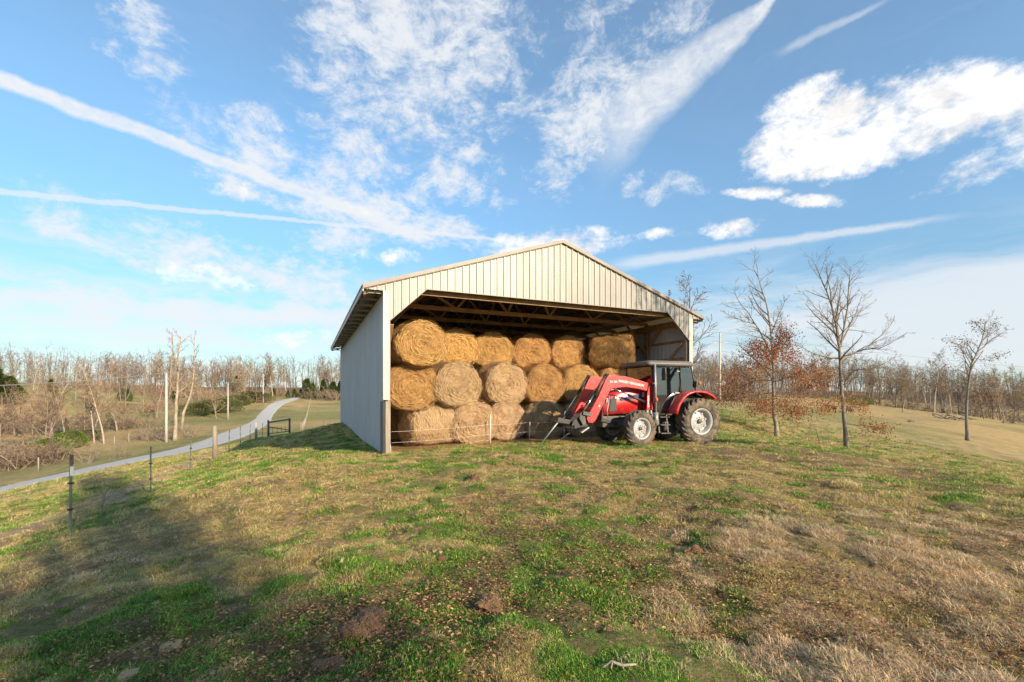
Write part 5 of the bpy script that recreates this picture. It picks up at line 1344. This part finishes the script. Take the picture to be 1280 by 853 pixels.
# saplings on the green slope
for px, Z, H, lb in ((1011, 27, 2.6, 'thin bare sapling between the two nearer oaks'), (1026, 26, 1.7, 'small reddish sapling left of the dark oak trunk'), (1036, 27, 1.5, 'smallest sapling close to the dark oak trunk'), (125, 9.6, .7, 'dead weed stalk by the fence line at the lower left')):
    x, y, z = at(px, Z); r = random.Random(int(px)); m1_ = MB(); m2_ = MB()
    s_, q_ = limb((0, 0, -.05), (r.uniform(-.2, .2), 0, 1), H, .022*H/2.6+.004, .004, 5, r, .2); m1_.tube(s_, q_, 5); sprout(s_, q_, 9, .42, r, m2_, None, 1, 2, .25, minr=.003)
    e_ = empty('sapling', (x, y, z), 0, label=lb, cat='sapling'); put('trunk', m1_.mesh('trunk', bark['brown'], False), e_); put('crown', m2_.mesh('crown', twigm['red'], False), e_)

# scrub: low twiggy bushes
def shrub_mesh(seed, H, W_, n, m, minr=.012, leaf=None):
    r = random.Random(seed); mb = MB(); lv = []
    for k in range(n):
        a = r.uniform(0, 2*PI); d = Vector((math.cos(a)*r.uniform(.1, .9), math.sin(a)*r.uniform(.1, .9), 1)).normalized()
        p = Vector((r.gauss(0, W_*.22), r.gauss(0, W_*.22), -.1)); s_, q_ = limb(p, d, H*r.uniform(.6, 1.1), minr*2, minr, 4, r, .5, .02)
        mb.tube(s_, q_, 3, False); sprout(s_, q_, 5, .45, r, mb, lv, 1, 2, .15, (.5, 1.3), .0, minr=minr)
    return mb.mesh('branches', m, False)
SH = [shrub_mesh(1, 3.2, 4, 12, twigm['red'], .020), shrub_mesh(2, 2.6, 4, 12, twigm['tan'], .020), shrub_mesh(3, 3.0, 5, 14, twigm['grey'], .020)]
SL = ['reddish', 'tan', 'grey']
def scrub(n, pxr, Zf, sr, grp, where):
    for i in range(n):
        px = pxr[0] + (pxr[1]-pxr[0])*(i+R_.random())/n; x, y, z = at(px, Zf(px)*R_.uniform(.93, 1.08))
        if float(seg_dist(np.array(x), np.array(y), ROAD)) < 4.5: continue
        k = R_.randrange(3); s = R_.uniform(*sr)
        o = put('bare_shrub', SH[k], None, (x, y, z), (0, 0, R_.uniform(0, 6.3)), label=('big ' if s > sum(sr)/2 else 'small ')+SL[k]+' shrub '+where+', '+where_px(px), cat='shrub', group=grp); o.scale = (s*1.2, s*1.2, s)
scrub(60, (120, 440), lambda p: 212, (1.2, 2.2), 'shrubs at the foot of the far left wood', 'below the far left wood')
scrub(34, (128, 345), lambda p: 122 + (p-128)*.18, (.8, 1.7), 'shrubs on the slope left of the road', 'on the left slope')
scrub(22, (-40, 190), lambda p: 92, (.8, 1.5), 'shrubs in the valley at the far left', 'in the valley')
scrub(14, (-60, 60), lambda p: 50, (.7, 1.2), 'shrubs at the left edge', 'beyond the road')
scrub(6, (175, 225), lambda p: 68, (.5, .9), 'shrubs around the nearest utility pole', 'by the nearest pole')
scrub(40, (868, 1340), lambda p: 160-(p-870)*.10, (.8, 1.6), 'shrubs at the foot of the right wood', 'below the right wood')
scrub(14, (868, 960), lambda p: 84, (.7, 1.4), 'shrubs behind the tractor', 'behind the tractor')
o = put('bare_shrub', SH[2], None, at(124, 44), (0, 0, 1), label='small grey bare shrub right beside the gravel road at the left', cat='shrub'); o.scale = (.75, .75, .75)
# the wood carries on behind as one mass
fw = MB(); r = random.Random(9)
for i in range(1300):
    side = r.random(); px = r.uniform(-300, 1600); Z = r.uniform(262, 330) if px < 860 else r.uniform(215, 290); x, y, z = at(px, Z); H = r.uniform(14, 20) if px > 860 else r.uniform(18, 25)
    s_, q_ = limb((x, y, z-.5), (r.uniform(-.1, .1), 0, 1), H, .22, .05, 4, r, .15); fw.tube(s_, q_, 4, False)
    for k in range(13):
        p, d = pt_on(s_, r.uniform(.03, .98)); a = r.uniform(.4, 1.2); nd = (d*math.cos(a)+perp(d, r)*math.sin(a)).normalized()
        b_, c_ = limb(p, nd, r.uniform(2, 5), .06, .03, 2, r, .4, .05); fw.tube(b_, c_, 3, False)
        for j in range(3):
            p2, d2 = pt_on(b_, r.uniform(.2, 1)); nd2 = (d2+perp(d2, r)*.8).normalized(); fw.tube([p2, p2+nd2*r.uniform(1, 2.4)], [.035, .02], 3, False)
for i in range(900):
    px = r.uniform(-200, 1500); Z = r.uniform(235, 300) if px < 860 else r.uniform(195, 260); x, y, z = at(px, Z)
    for k in range(9):
        d = Vector((r.gauss(0, .6), r.gauss(0, .6), 1)).normalized(); L = r.uniform(3, 7.5); p = Vector((x+r.gauss(0, 2.2), y+r.gauss(0, 1.5), z-.3))
        b_, c_ = limb(p, d, L, .05, .025, 2, r, .6, .02); fw.tube(b_, c_, 3, False)
fw.build('far_wood', twigm['grey'], fix=False, kind='stuff', label='mass of bare winter woodland behind the front rows of trees')

# evergreens and green bushes
def evergreen(seed, H, Wd, n, mats, leaf=.22, round_=False):
    r = random.Random(seed); mb = MB(); mi = []
    lobes = [(r.uniform(0, 6.28), r.uniform(.15, .9), r.uniform(.75, 1.2)) for _ in range(9)]
    for i in range(n):
        u = r.random()**.8; a = r.uniform(0, 2*PI)
        env = math.sqrt(max(0, 1-(2*u-1)**2))*.9 + .1 if round_ else (1-u)**.55*(.5+.5*min(1, u*5))
        for la, lu, ls in lobes:
            env *= 1 + .22*math.cos(a-la)*math.exp(-((u-lu)/.2)**2)*(ls)
        rr = Wd*env*math.sqrt(r.uniform(.25, 1.0)); p = Vector((rr*math.cos(a), rr*math.sin(a), u*H + r.gauss(0, .04)*H*.3))
        out = Vector((math.cos(a), math.sin(a), .5)).normalized(); s = leaf*r.uniform(.5, 1.3)
        t1_ = perp(out, r)*s*.35; tip = out*s + Vector((0, 0, r.uniform(-.2, .5)*s))
        mb.add([p-t1_, p+t1_, p+tip*.6+t1_*.6, p+tip], [(0, 1, 2), (0, 2, 3)]); k = 0 if r.random() < .65 else 1; mi += [k, k]
    me_ = mb.mesh('crown', mats, False); me_.polygons.foreach_set('material_index', mi); return me_
EG = [evergreen(1, 8, 1.9, 3200, [leafm['cedar'], leafm['cedar2']], .34), evergreen(2, 7, 2.2, 3200, [leafm['cedar2'], leafm['cedar']], .34), evergreen(3, 2.4, 1.7, 3000, [leafm['bush'], leafm['bush2']], .16, True), evergreen(4, 2.2, 2.2, 2600, [leafm['ol'], leafm['bush2']], .17, True)]
trm = MB().tube([(0, 0, -.3), (0, 0, 3)], [.14, .08], 8).mesh('trunk', bark['brown'], False)
def green(k, px, Z, s, label, name, cat, group=None, wide=1.0):
    x, y, z = at(px, Z); e_ = empty(name, (x, y, z), px*.37, label=label, cat=cat, group=group); e_.scale = (s*wide, s*wide, s)
    put('crown', EG[k], e_)
    if k < 2: put('trunk', trm, e_)
    return e_
green(1, 12, 120, 1.05, 'tall yellow green cedar standing at the left edge of the skyline', 'cedar_tree', 'cedar', wide=1.5)
green(0, -6, 118, 1.2, 'dark green cedar cut by the left edge of the photo', 'cedar_tree', 'cedar', wide=1.4)
for px, k, s, Z in ((368, 1, .6, 214), (384, 1, 1.3, 212), (391, 0, .9, 214), (404, 0, 1.1, 212), (417, 1, 1.15, 214), (425, 0, 1.0, 214), (360, 1, .5, 212), (296, 0, 1.3, 218), (342, 1, .6, 214), (376, 1, .6, 214)):
    green(k, px, Z, s, ('dark green' if k == 0 else 'lighter green') + ' cedar below the far wood, ' + where_px(px) + (', tall' if s > 1 else ', small'), 'cedar_tree', 'cedar', 'cedars at the foot of the wood by the road end', 1.2)
for px, Z, s in ((152, 170, .6), (160, 165, .7), (218, 160, .7), (64, 140, .8)):
    green(1, px, Z, s, 'small cedar among the valley trees, ' + where_px(px), 'cedar_tree', 'cedar', 'small cedars among the bare trees of the left valley')
green(2, 63, 54, .95, 'bright yellow green bush by the road, left one of the pair', 'green_bush', 'bush', wide=1.25)
green(2, 92, 62, .95, 'bright yellow green bush by the road, right one of the pair', 'green_bush', 'bush', wide=1.1)
green(3, 108, 70, .8, 'dull olive bush between the bright bush and the shrub', 'green_bush', 'bush')
for px, Z, s in ((262, 118, 1.6), (274, 120, 1.7), (312, 150, 1.7), (322, 152, 1.5), (248, 112, 1.4), (300, 140, 1.5)):
    green(3, px, Z, s, 'olive brown thicket bush on the slope, ' + where_px(px) + (', big' if s > 1.55 else ', smaller'), 'thicket_bush', 'bush', 'olive thicket bushes on the slope left of the road', 1.3)
green(3, 1078, 118, 1.0, 'dark green bush at the foot of the right wood', 'green_bush', 'bush', wide=1.3)

# ------------------------------------------------------------------ trees beyond the frame whose shadows cross the near pasture and the gable
BT = [bare_tree(300, 12, .28, .46, 'x', 3, 40, 3, .020, 'grey', 'grey', .22, 1.3), bare_tree(301, 11, .22, .42, 'x', 2, 40, 3, .020, 'brown', 'grey', .25, 1.3)]
def big(k, x, y, s, label, w=1.0):
    e_ = empty('bare_tree', (x, y, float(G(x, y))-.1), x, label=label, cat='tree'); e_.scale = (s*w, s*w, s); put('trunk', BT[k][0], e_); put('crown', BT[k][1], e_)
big(0, 10.0, -10, 1.4, 'bare tree behind the viewpoint to the right', .34)
big(1, 11.2, -11, 1.4, 'second bare tree behind the viewpoint farther right', .30)
big(1, 12.8, -13.6, 1.5, 'third bare tree behind the viewpoint, last of the row', .30)
big(1, 6.8, -12.5, 1.0, 'slimmer bare tree behind the viewpoint', .4)
big(1, 14.6, 8.0, 1.12, 'bare tree out to the right that shades the gable', .6)

# ================================================================== UTILITY POLES AND WIRES
def pole(px, Z, top_y, label, kind=0, xy=None, h=None):
    if xy is None: x, y, z = at(px, Z); ztop = EYE - (top_y-HOR)/F*Z
    else: x, y = xy; z = float(G(x, y)); ztop = z + h
    e_ = empty('utility_pole', (x, y, z), 0, label=label, cat='utility pole', group='utility poles carrying the power line'); H = ztop - z
    MB().tube([(0, 0, -.5), (0, 0, H*.5), (0, 0, H)], [.17, .145, .12], 12).build('shaft', M['pole_wood'], e_)
    if kind == 1:
        MB().box((-1.2, -.06, H-1.75), (1.2, .06, H-1.6)).build('crossarm', M['pole_wood'], e_)
        for a in (-1.1, .5, 1.1): MB().lathe([(.001, H-1.42), (.05, H-1.42), (.06, H-1.5), (.03, H-1.6)], 'z', 8, (a, 0, 0)).build('insulator', M['lgrey'], e_)
    else:
        MB().lathe([(.001, H+.18), (.05, H+.16), (.06, H+.06), (.04, H)], 'z', 8).build('insulator', M['lgrey'], e_)
        MB().box((.12, -.05, H-.9), (.22, .05, H-.7)).build('bracket', M['lgrey'], e_)
    return Vector((x, y, z)), H
pA = pole(208, 60, 467, 'nearest weathered utility pole, left of the sycamore'); pB = pole(285, 105, 479, 'second utility pole along the road, in the tan field'); pC = pole(329, 150, 468, 'small far utility pole near the bend of the road')
p0_ = pole(0, 0, 0, 'utility pole out of frame to the left beyond the road', 0, (-66, 44), 9.0)
pD = pole(900, 75, 416, 'tall thin utility pole with a crossarm behind the right field', 1)
pE = pole(0, 0, 0, 'utility pole out of frame at the right end of the line', 1, (112, 62), 10.5)
def wire(a, b, sag, label, rad=.012, off=0.0, zo=.1):
    A = a[0] + Vector((off, 0, a[1]+zo)); B = b[0] + Vector((off, 0, b[1]+zo))
    o = empty('power_line', tuple(A), 0, label=label, cat='power line'); put('wire', MB().tube([p - A for p in catenary(A, B, sag, 16)], rad, 4).mesh('wire', M['wire']), o)
wire(p0_, pA, .6, 'power line leaving the nearest left pole towards the left edge', .035)
wire(pA, pB, .9, 'power line between the nearest and second left poles', .025); wire(pB, pC, .9, 'power line between the second and far left poles', .028)
wire(pD, pE, 1.3, 'topmost power line over the right field', .02); wire(pD, pE, 1.5, 'left crossarm power line over the right field', .02, -1.1, -1.4); wire(pD, pE, 1.5, 'right crossarm power line over the right field', .02, 1.1, -1.4)
wire(pD, pE, 1.8, 'lowest power line over the right field', .022, 0, -3.0)

# ================================================================== FIELD FENCES AND GATE
wf = empty('wire_fence', (-7.6, 7.8, float(G(-7.6, 7.8))), 0, label='wire fence on green steel posts running down the hill at the left', cat='fence')
posts = [(87, 7.8, 't', 1.42), (188, 13.3, 't', 1.40), (237.5, 17.8, 't', 1.40), (268.5, 21, 'w', 1.55), (286, 25.5, 't', 1.3), (300.5, 28.5, 't', 1.4), (312.5, 33, 't', 1.35), (320, 36, 'w', 1.5), (328, 39, 't', 1.3)]
pp = []
def tpost_mesh(h, cap):
    mb = MB().box((-.018, -.004, -.3), (.018, .004, h)).box((-.004, -.0, -.3), (.004, .032, h))
    for k in range(int(h/.055)): mb.box((-.010, -.012, .1+k*.055), (.010, -.003, .118+k*.055))
    return mb
for px, Z, kd, h in posts:
    x, y, z = at(px, Z); loc = Vector((x, y, z)) - wf.location
    if kd == 't':
        o = tpost_mesh(h, 0).build('steel_post', M['tpost'], wf); o.location = loc; o.rotation_euler = (random.uniform(-.02, .02), random.uniform(-.02, .02), random.uniform(-.3, .3))
        MB().box((-.019, -.005, h-.17), (.019, .033, h+.002)).build('post_tip', M['tpost_rust'], o)
        if Z < 9: MB().box((.014, -.02, h-.36), (.05, .015, h-.20)).build('insulator', M['white_cap'], o, .004)
        for zz in (h-.5, h-.95): MB().box((-.03, -.025, zz), (.03, .035, zz+.03)).build('insulator', M['black'], o, .004)
    else:
        o = MB().tube([(0, 0, -.4), (.01, 0, h*.5), (0, 0, h)], [.10, .095, .088], 12).build('wooden_post', M['wood_grey'], wf); o.location = loc
    pp.append(loc + Vector((0, 0, h)))
x, y, z = at(20, 5.2); pp = [Vector((x-1.2, y-1.2, float(G(x-1.2, y-1.2))+1.3)) - wf.location] + pp
for d in (.42, .95):
    pts = []
    for a, b_ in zip(pp[:-1], pp[1:]): pts += catenary(a-Vector((0, 0, d)), b_-Vector((0, 0, d)), .02, 6)[:-1]
    MB().tube(pts, .0032, 4).build('wire', M['wire'], wf)
# gate
gx0, gy0, gz0 = at(335.5, 40); gx1, gy1, gz1 = at(362, 42.5)
gt = empty('wooden_gate', (gx0, gy0, gz0), math.atan2(gy1-gy0, gx1-gx0), label='dark wooden field gate frame in the barn shadow', cat='gate'); gw = math.dist((gx0, gy0), (gx1, gy1)); dz = gz1-gz0
for a, zz in ((0, 0), (gw, dz)): MB().tube([(a, 0, zz-.3), (a, 0, zz+1.45)], .085, 10).build('gate_post', M['dgrey'], gt)
MB().beam((0, 0, 1.25), (gw, 0, dz+1.35), .06, .12).build('top_rail', M['dgrey'], gt)
MB().beam((.1, 0, .85), (gw-.1, 0, dz+.35), .04, .07).build('brace', M['dgrey'], gt)
MB().beam((.05, 0, .25), (gw-.05, 0, dz+.25), .04, .07).build('bottom_rail', M['dgrey'], gt)
for k in range(1, 5): MB().beam((gw*k/5, 0, dz*k/5+.2), (gw*k/5, 0, dz*k/5+.75), .02, .02).build('upright', M['dgrey'], gt)
# far fence line down the verge and one lone post
ff_ = empty('wire_fence', at(376, 60), 0, label='pale fence line climbing the far tan field right of the road', cat='fence')
last = None
for k in range(22):
    u = k/21; px = 376 + (385-376)*u**.6; Z = 60*(3.5**u); x, y, z = at(px + 4*u, Z); l = Vector((x, y, z)) - ff_.location
    MB().tube([l - Vector((0, 0, .2)), l + Vector((0, 0, 1.2))], .05, 6).build('post', M['wood_grey'], ff_)
    if last is not None: MB().tube([last + Vector((0, 0, 1.0)), l + Vector((0, 0, 1.0))], .02, 4, False).build('wire', M['wire'], ff_)
    last = l
rf = empty('wire_fence', at(48, 44), 0, label='low fence of thin posts along the far side of the gravel road', cat='fence')
for px, Z in ((48, 42), (143, 60), (161, 64), (179, 66), (195, 68)):
    x, y, z = at(px, Z); l = Vector((x, y, z)) - rf.location; MB().tube([l - Vector((0, 0, .2)), l + Vector((0, 0, 1.3))], .06, 6).build('post', M['wood_grey'], rf)
x, y, z = at(404.6, 62); o = MB().tube([(0, 0, -.2), (0, 0, 1.35)], .045, 8).build('fence_post', M['tpost_rust'], label='lone thin post in the tan field left of the barn wall', cat='fence post'); o.location = (x, y, z)

# ================================================================== CATTLE, BRUSH, STONES
def cow(px, Z, heading, s, label):
    x, y, z = at(px, Z)
    sk = [((-.72, 0, 1.12), .24, None), ((-.35, 0, 1.02), .34, 0), ((.10, 0, .98), .37, 1), ((.50, 0, 1.05), .30, 2), ((.80, 0, 1.02), .19, 3), ((1.08, 0, .78), .15, 4), ((1.30, 0, .50), .10, 5), ((1.38, 0, .38), .075, 6)]
    for sd in (1, -1):
        b0 = len(sk)
        sk += [((.50, .17*sd, .72), .12, 3), ((.52, .18*sd, .40), .065, b0), ((.50, .18*sd, .06), .055, b0+1)]
        b1 = len(sk)
        sk += [((-.68, .18*sd, .82), .17, 0), ((-.60, .19*sd, .58), .09, b1), ((-.78, .19*sd, .40), .06, b1+1), ((-.74, .19*sd, .06), .055, b1+2)]
        sk += [((1.12, .17*sd, .86), .035, 5)]
    b2 = len(sk); sk += [((-.95, 0, 1.1), .04, 0), ((-.98, 0, .6), .03, b2), ((-.98, 0, .35), .05, b2+1)]
    me_ = bpy.data.meshes.new('cow'); me_.from_pydata([p for p, r_, q_ in sk], [(q_, i) for i, (p, r_, q_) in enumerate(sk) if q_ is not None], [])
    o = bpy.data.objects.new('tmp', me_); COL.objects.link(o)
    m_ = o.modifiers.new('s', 'SKIN'); 
    for i, (p, r_, q_) in enumerate(sk): me_.skin_vertices[0].data[i].radius = (r_, r_)
    me_.skin_vertices[0].data[0].use_root = True
    s2 = o.modifiers.new('u', 'SUBSURF'); s2.levels = 2
    bpy.context.view_layer.update(); fm = bpy.data.meshes.new_from_object(o.evaluated_get(bpy.context.evaluated_depsgraph_get())); bpy.data.objects.remove(o)
    fm.materials.clear(); fm.materials.append(M['cow']); c = put('cow', fm, None, (x, y, z), (0, 0, heading), label=label, cat='cow'); c.scale = (s, s, s)
cow(1039, 80, PI+.2, 1.0, 'black cow grazing left of the dark oak trunk'); cow(1060, 82, .3, .85, 'black cow half behind the dark oak trunk')
def pile(px, Z, w, h, n, label, name='brush_pile', cat='brush pile'):
    x, y, z = at(px, Z); r = random.Random(px); e_ = empty(name, (x, y, z), 0, label=label, cat=cat)
    for k in range(n):
        a = r.uniform(0, PI); p = Vector((r.gauss(0, w*.3), r.gauss(0, w*.15), abs(r.gauss(0, h*.4)))); L = r.uniform(.6, 1.8); d = Vector((math.cos(a), math.sin(a)*.5, r.uniform(-.2, .3)))*L/2
        MB().tube([p-d, p+Vector((0, 0, r.uniform(-.1, .1))), p+d], [r.uniform(.05, .14), .1, .05], 6).build('branch', bark['dark'], e_)
pile(1186, 88, 6.5, 1.2, 60, 'long dark brush pile at the edge of the right field'); pile(1140, 74, 1.0, .3, 7, 'small dark heap of branches in the right field', 'brush_pile')
pile(1258, 96, 3.0, .4, 14, 'low line of dead branches near the right edge')
def rock_mesh(seed, flat=.45):
    bm = bmesh.new(); bmesh.ops.create_icosphere(bm, subdivisions=3, radius=.5)
    for v in bm.verts:
        q_ = v.co*2.2 + Vector((seed*3.1, 0, 0)); k = 1 + .38*mnoise.noise(q_) + .14*mnoise.noise(q_*2.7)
        c = v.co*k; c.z = max(-.25, min(.22, c.z*1.2))*1.0; c.x = max(-.40, min(.42, c.x)); v.co = Vector((c.x, c.y, c.z*flat*1.6))
    me_ = bpy.data.meshes.new('stone'); bm.to_mesh(me_); bm.free(); me_.materials.append(M['stone']); return me_
RK = [rock_mesh(i) for i in range(5)]
stones = [(213,812,.17,.10,'flat buff slab of stone at the lower left, the largest'), (160,848,.15,.1,'flat buff stone cut by the bottom edge at the left'), (195,756,.10,.06,'pale flat stone in the shade left of centre'), (286,738,.09,.07,'rounded pale stone of the pair in the shade'), (302,745,.07,.05,'smaller pale stone of the pair in the shade'),
          (217,788,.045,.03,'tiny pale stone above the large slab'), (530,638,.10,.06,'white flat stone just left of the lit clod'), (525,641,.05,.035,'small pale stone touching the white flat one'), (516,634,.055,.045,'round buff stone left of the white flat one'), (509,607,.09,.06,'yellowish stone high on the near slope'),
          (539,594,.05,.045,'small pale stone below the barn mouth'), (553,627,.07,.07,'upright buff stone with a dark shadow'), (467,647,.075,.05,'bright stone left of centre on the tan slope'), (371,640,.06,.045,'lone pale stone high on the left slope'), (544,690,.07,.06,'left stone of the pale pair in the green grass'), (551,693,.06,.05,'right stone of the pale pair in the green grass'),
          (483,717,.045,.035,'small pale stone in green grass left of centre'), (602,597,.05,.04,'yellow stone beside the dark clod'), (601,606,.04,.03,'tiny yellow stone below the dark clod'), (786,703,.075,.055,'brown edged stone lying right of centre'), (404,727,.05,.03,'flat grey stone right of the shaded pair'), (105,724,.07,.03,'yellow flat stone on the lit left slope'), (393,684,.04,.03,'small buff stone in the middle of the left slope'), (1020,640,.05,.035,'small stone in the dead grass at the right'),(380,690,.06,.03,'buff stone where the left shade begins'),(8,830,.05,.04,'white stone at the lower left corner')]
for i, (px, py, w, h, lb) in enumerate(stones):
    x, y = on_ground(px, py); z = float(G(x, y)); o = put('stone', RK[i % 5], None, (x, y, z+h*.02), (random.uniform(-.15, .15), random.uniform(-.15, .15), random.uniform(0, 6)), label=lb, cat='stone', group='pale stones lying in the pasture')
    o.scale = (w*1.0, w*.7, h*1.9)
def clod(px, py, w, label, seed):
    x, y = on_ground(px, py); z = float(G(x, y)); bm = bmesh.new(); bmesh.ops.create_icosphere(bm, subdivisions=5, radius=.5)
    for v in bm.verts:
        q_ = v.co*2.6 + Vector((seed, 0, 0)); k = 1 + .45*mnoise.noise(q_) + .30*abs(mnoise.noise(q_*2.6)) + .14*mnoise.noise(q_*7) + .06*mnoise.noise(q_*17); v.co = Vector((v.co.x*k, v.co.y*k*.8, v.co.z*k*.50))
    me_ = bpy.data.meshes.new('clod'); bm.to_mesh(me_); bm.free(); me_.materials.append(M['clay']); o = put('dirt_clod', me_, None, (x, y, z+.02), (0, 0, seed), label=label, cat='dirt clod'); o.scale = (w,)*3
clod(462, 788, .30, 'big rough clump of reddish dirt dug up in the grass', 1.2); clod(437, 795, .14, 'small reddish crumb left of the big dirt clump', 4.4); clod(612, 762, .22, 'brown dirt mound right of the big clump', 2.1); clod(408, 842, .20, 'brown dirt patch at the bottom edge', 3.3)
clod(595, 601, .22, 'dark clod high on the near slope beside a yellow stone', 5.1); clod(553, 705, .09, 'small dark clod in the green grass', 6.6); clod(868, 693, .20, 'brown clod in the grass right of centre', 7.1); clod(1085, 560, .3, 'dark turned clod near the muddy strip', 8.1)
x, y = on_ground(778, 842); z = float(G(x, y)); MB().tube([(-.11, 0, .02), (-.05, .03, .035), (.0, .0, .03), (.08, .01, .03)], [.006, .008, .009, .006], 7).tube([(-.05, .03, .035), (-.07, -.03, .03)], [.006, .003], 6).build('dead_stick', M['wood_grey'], label='forked dead stick at the bottom edge in the grass', cat='stick').location = (x, y, z)
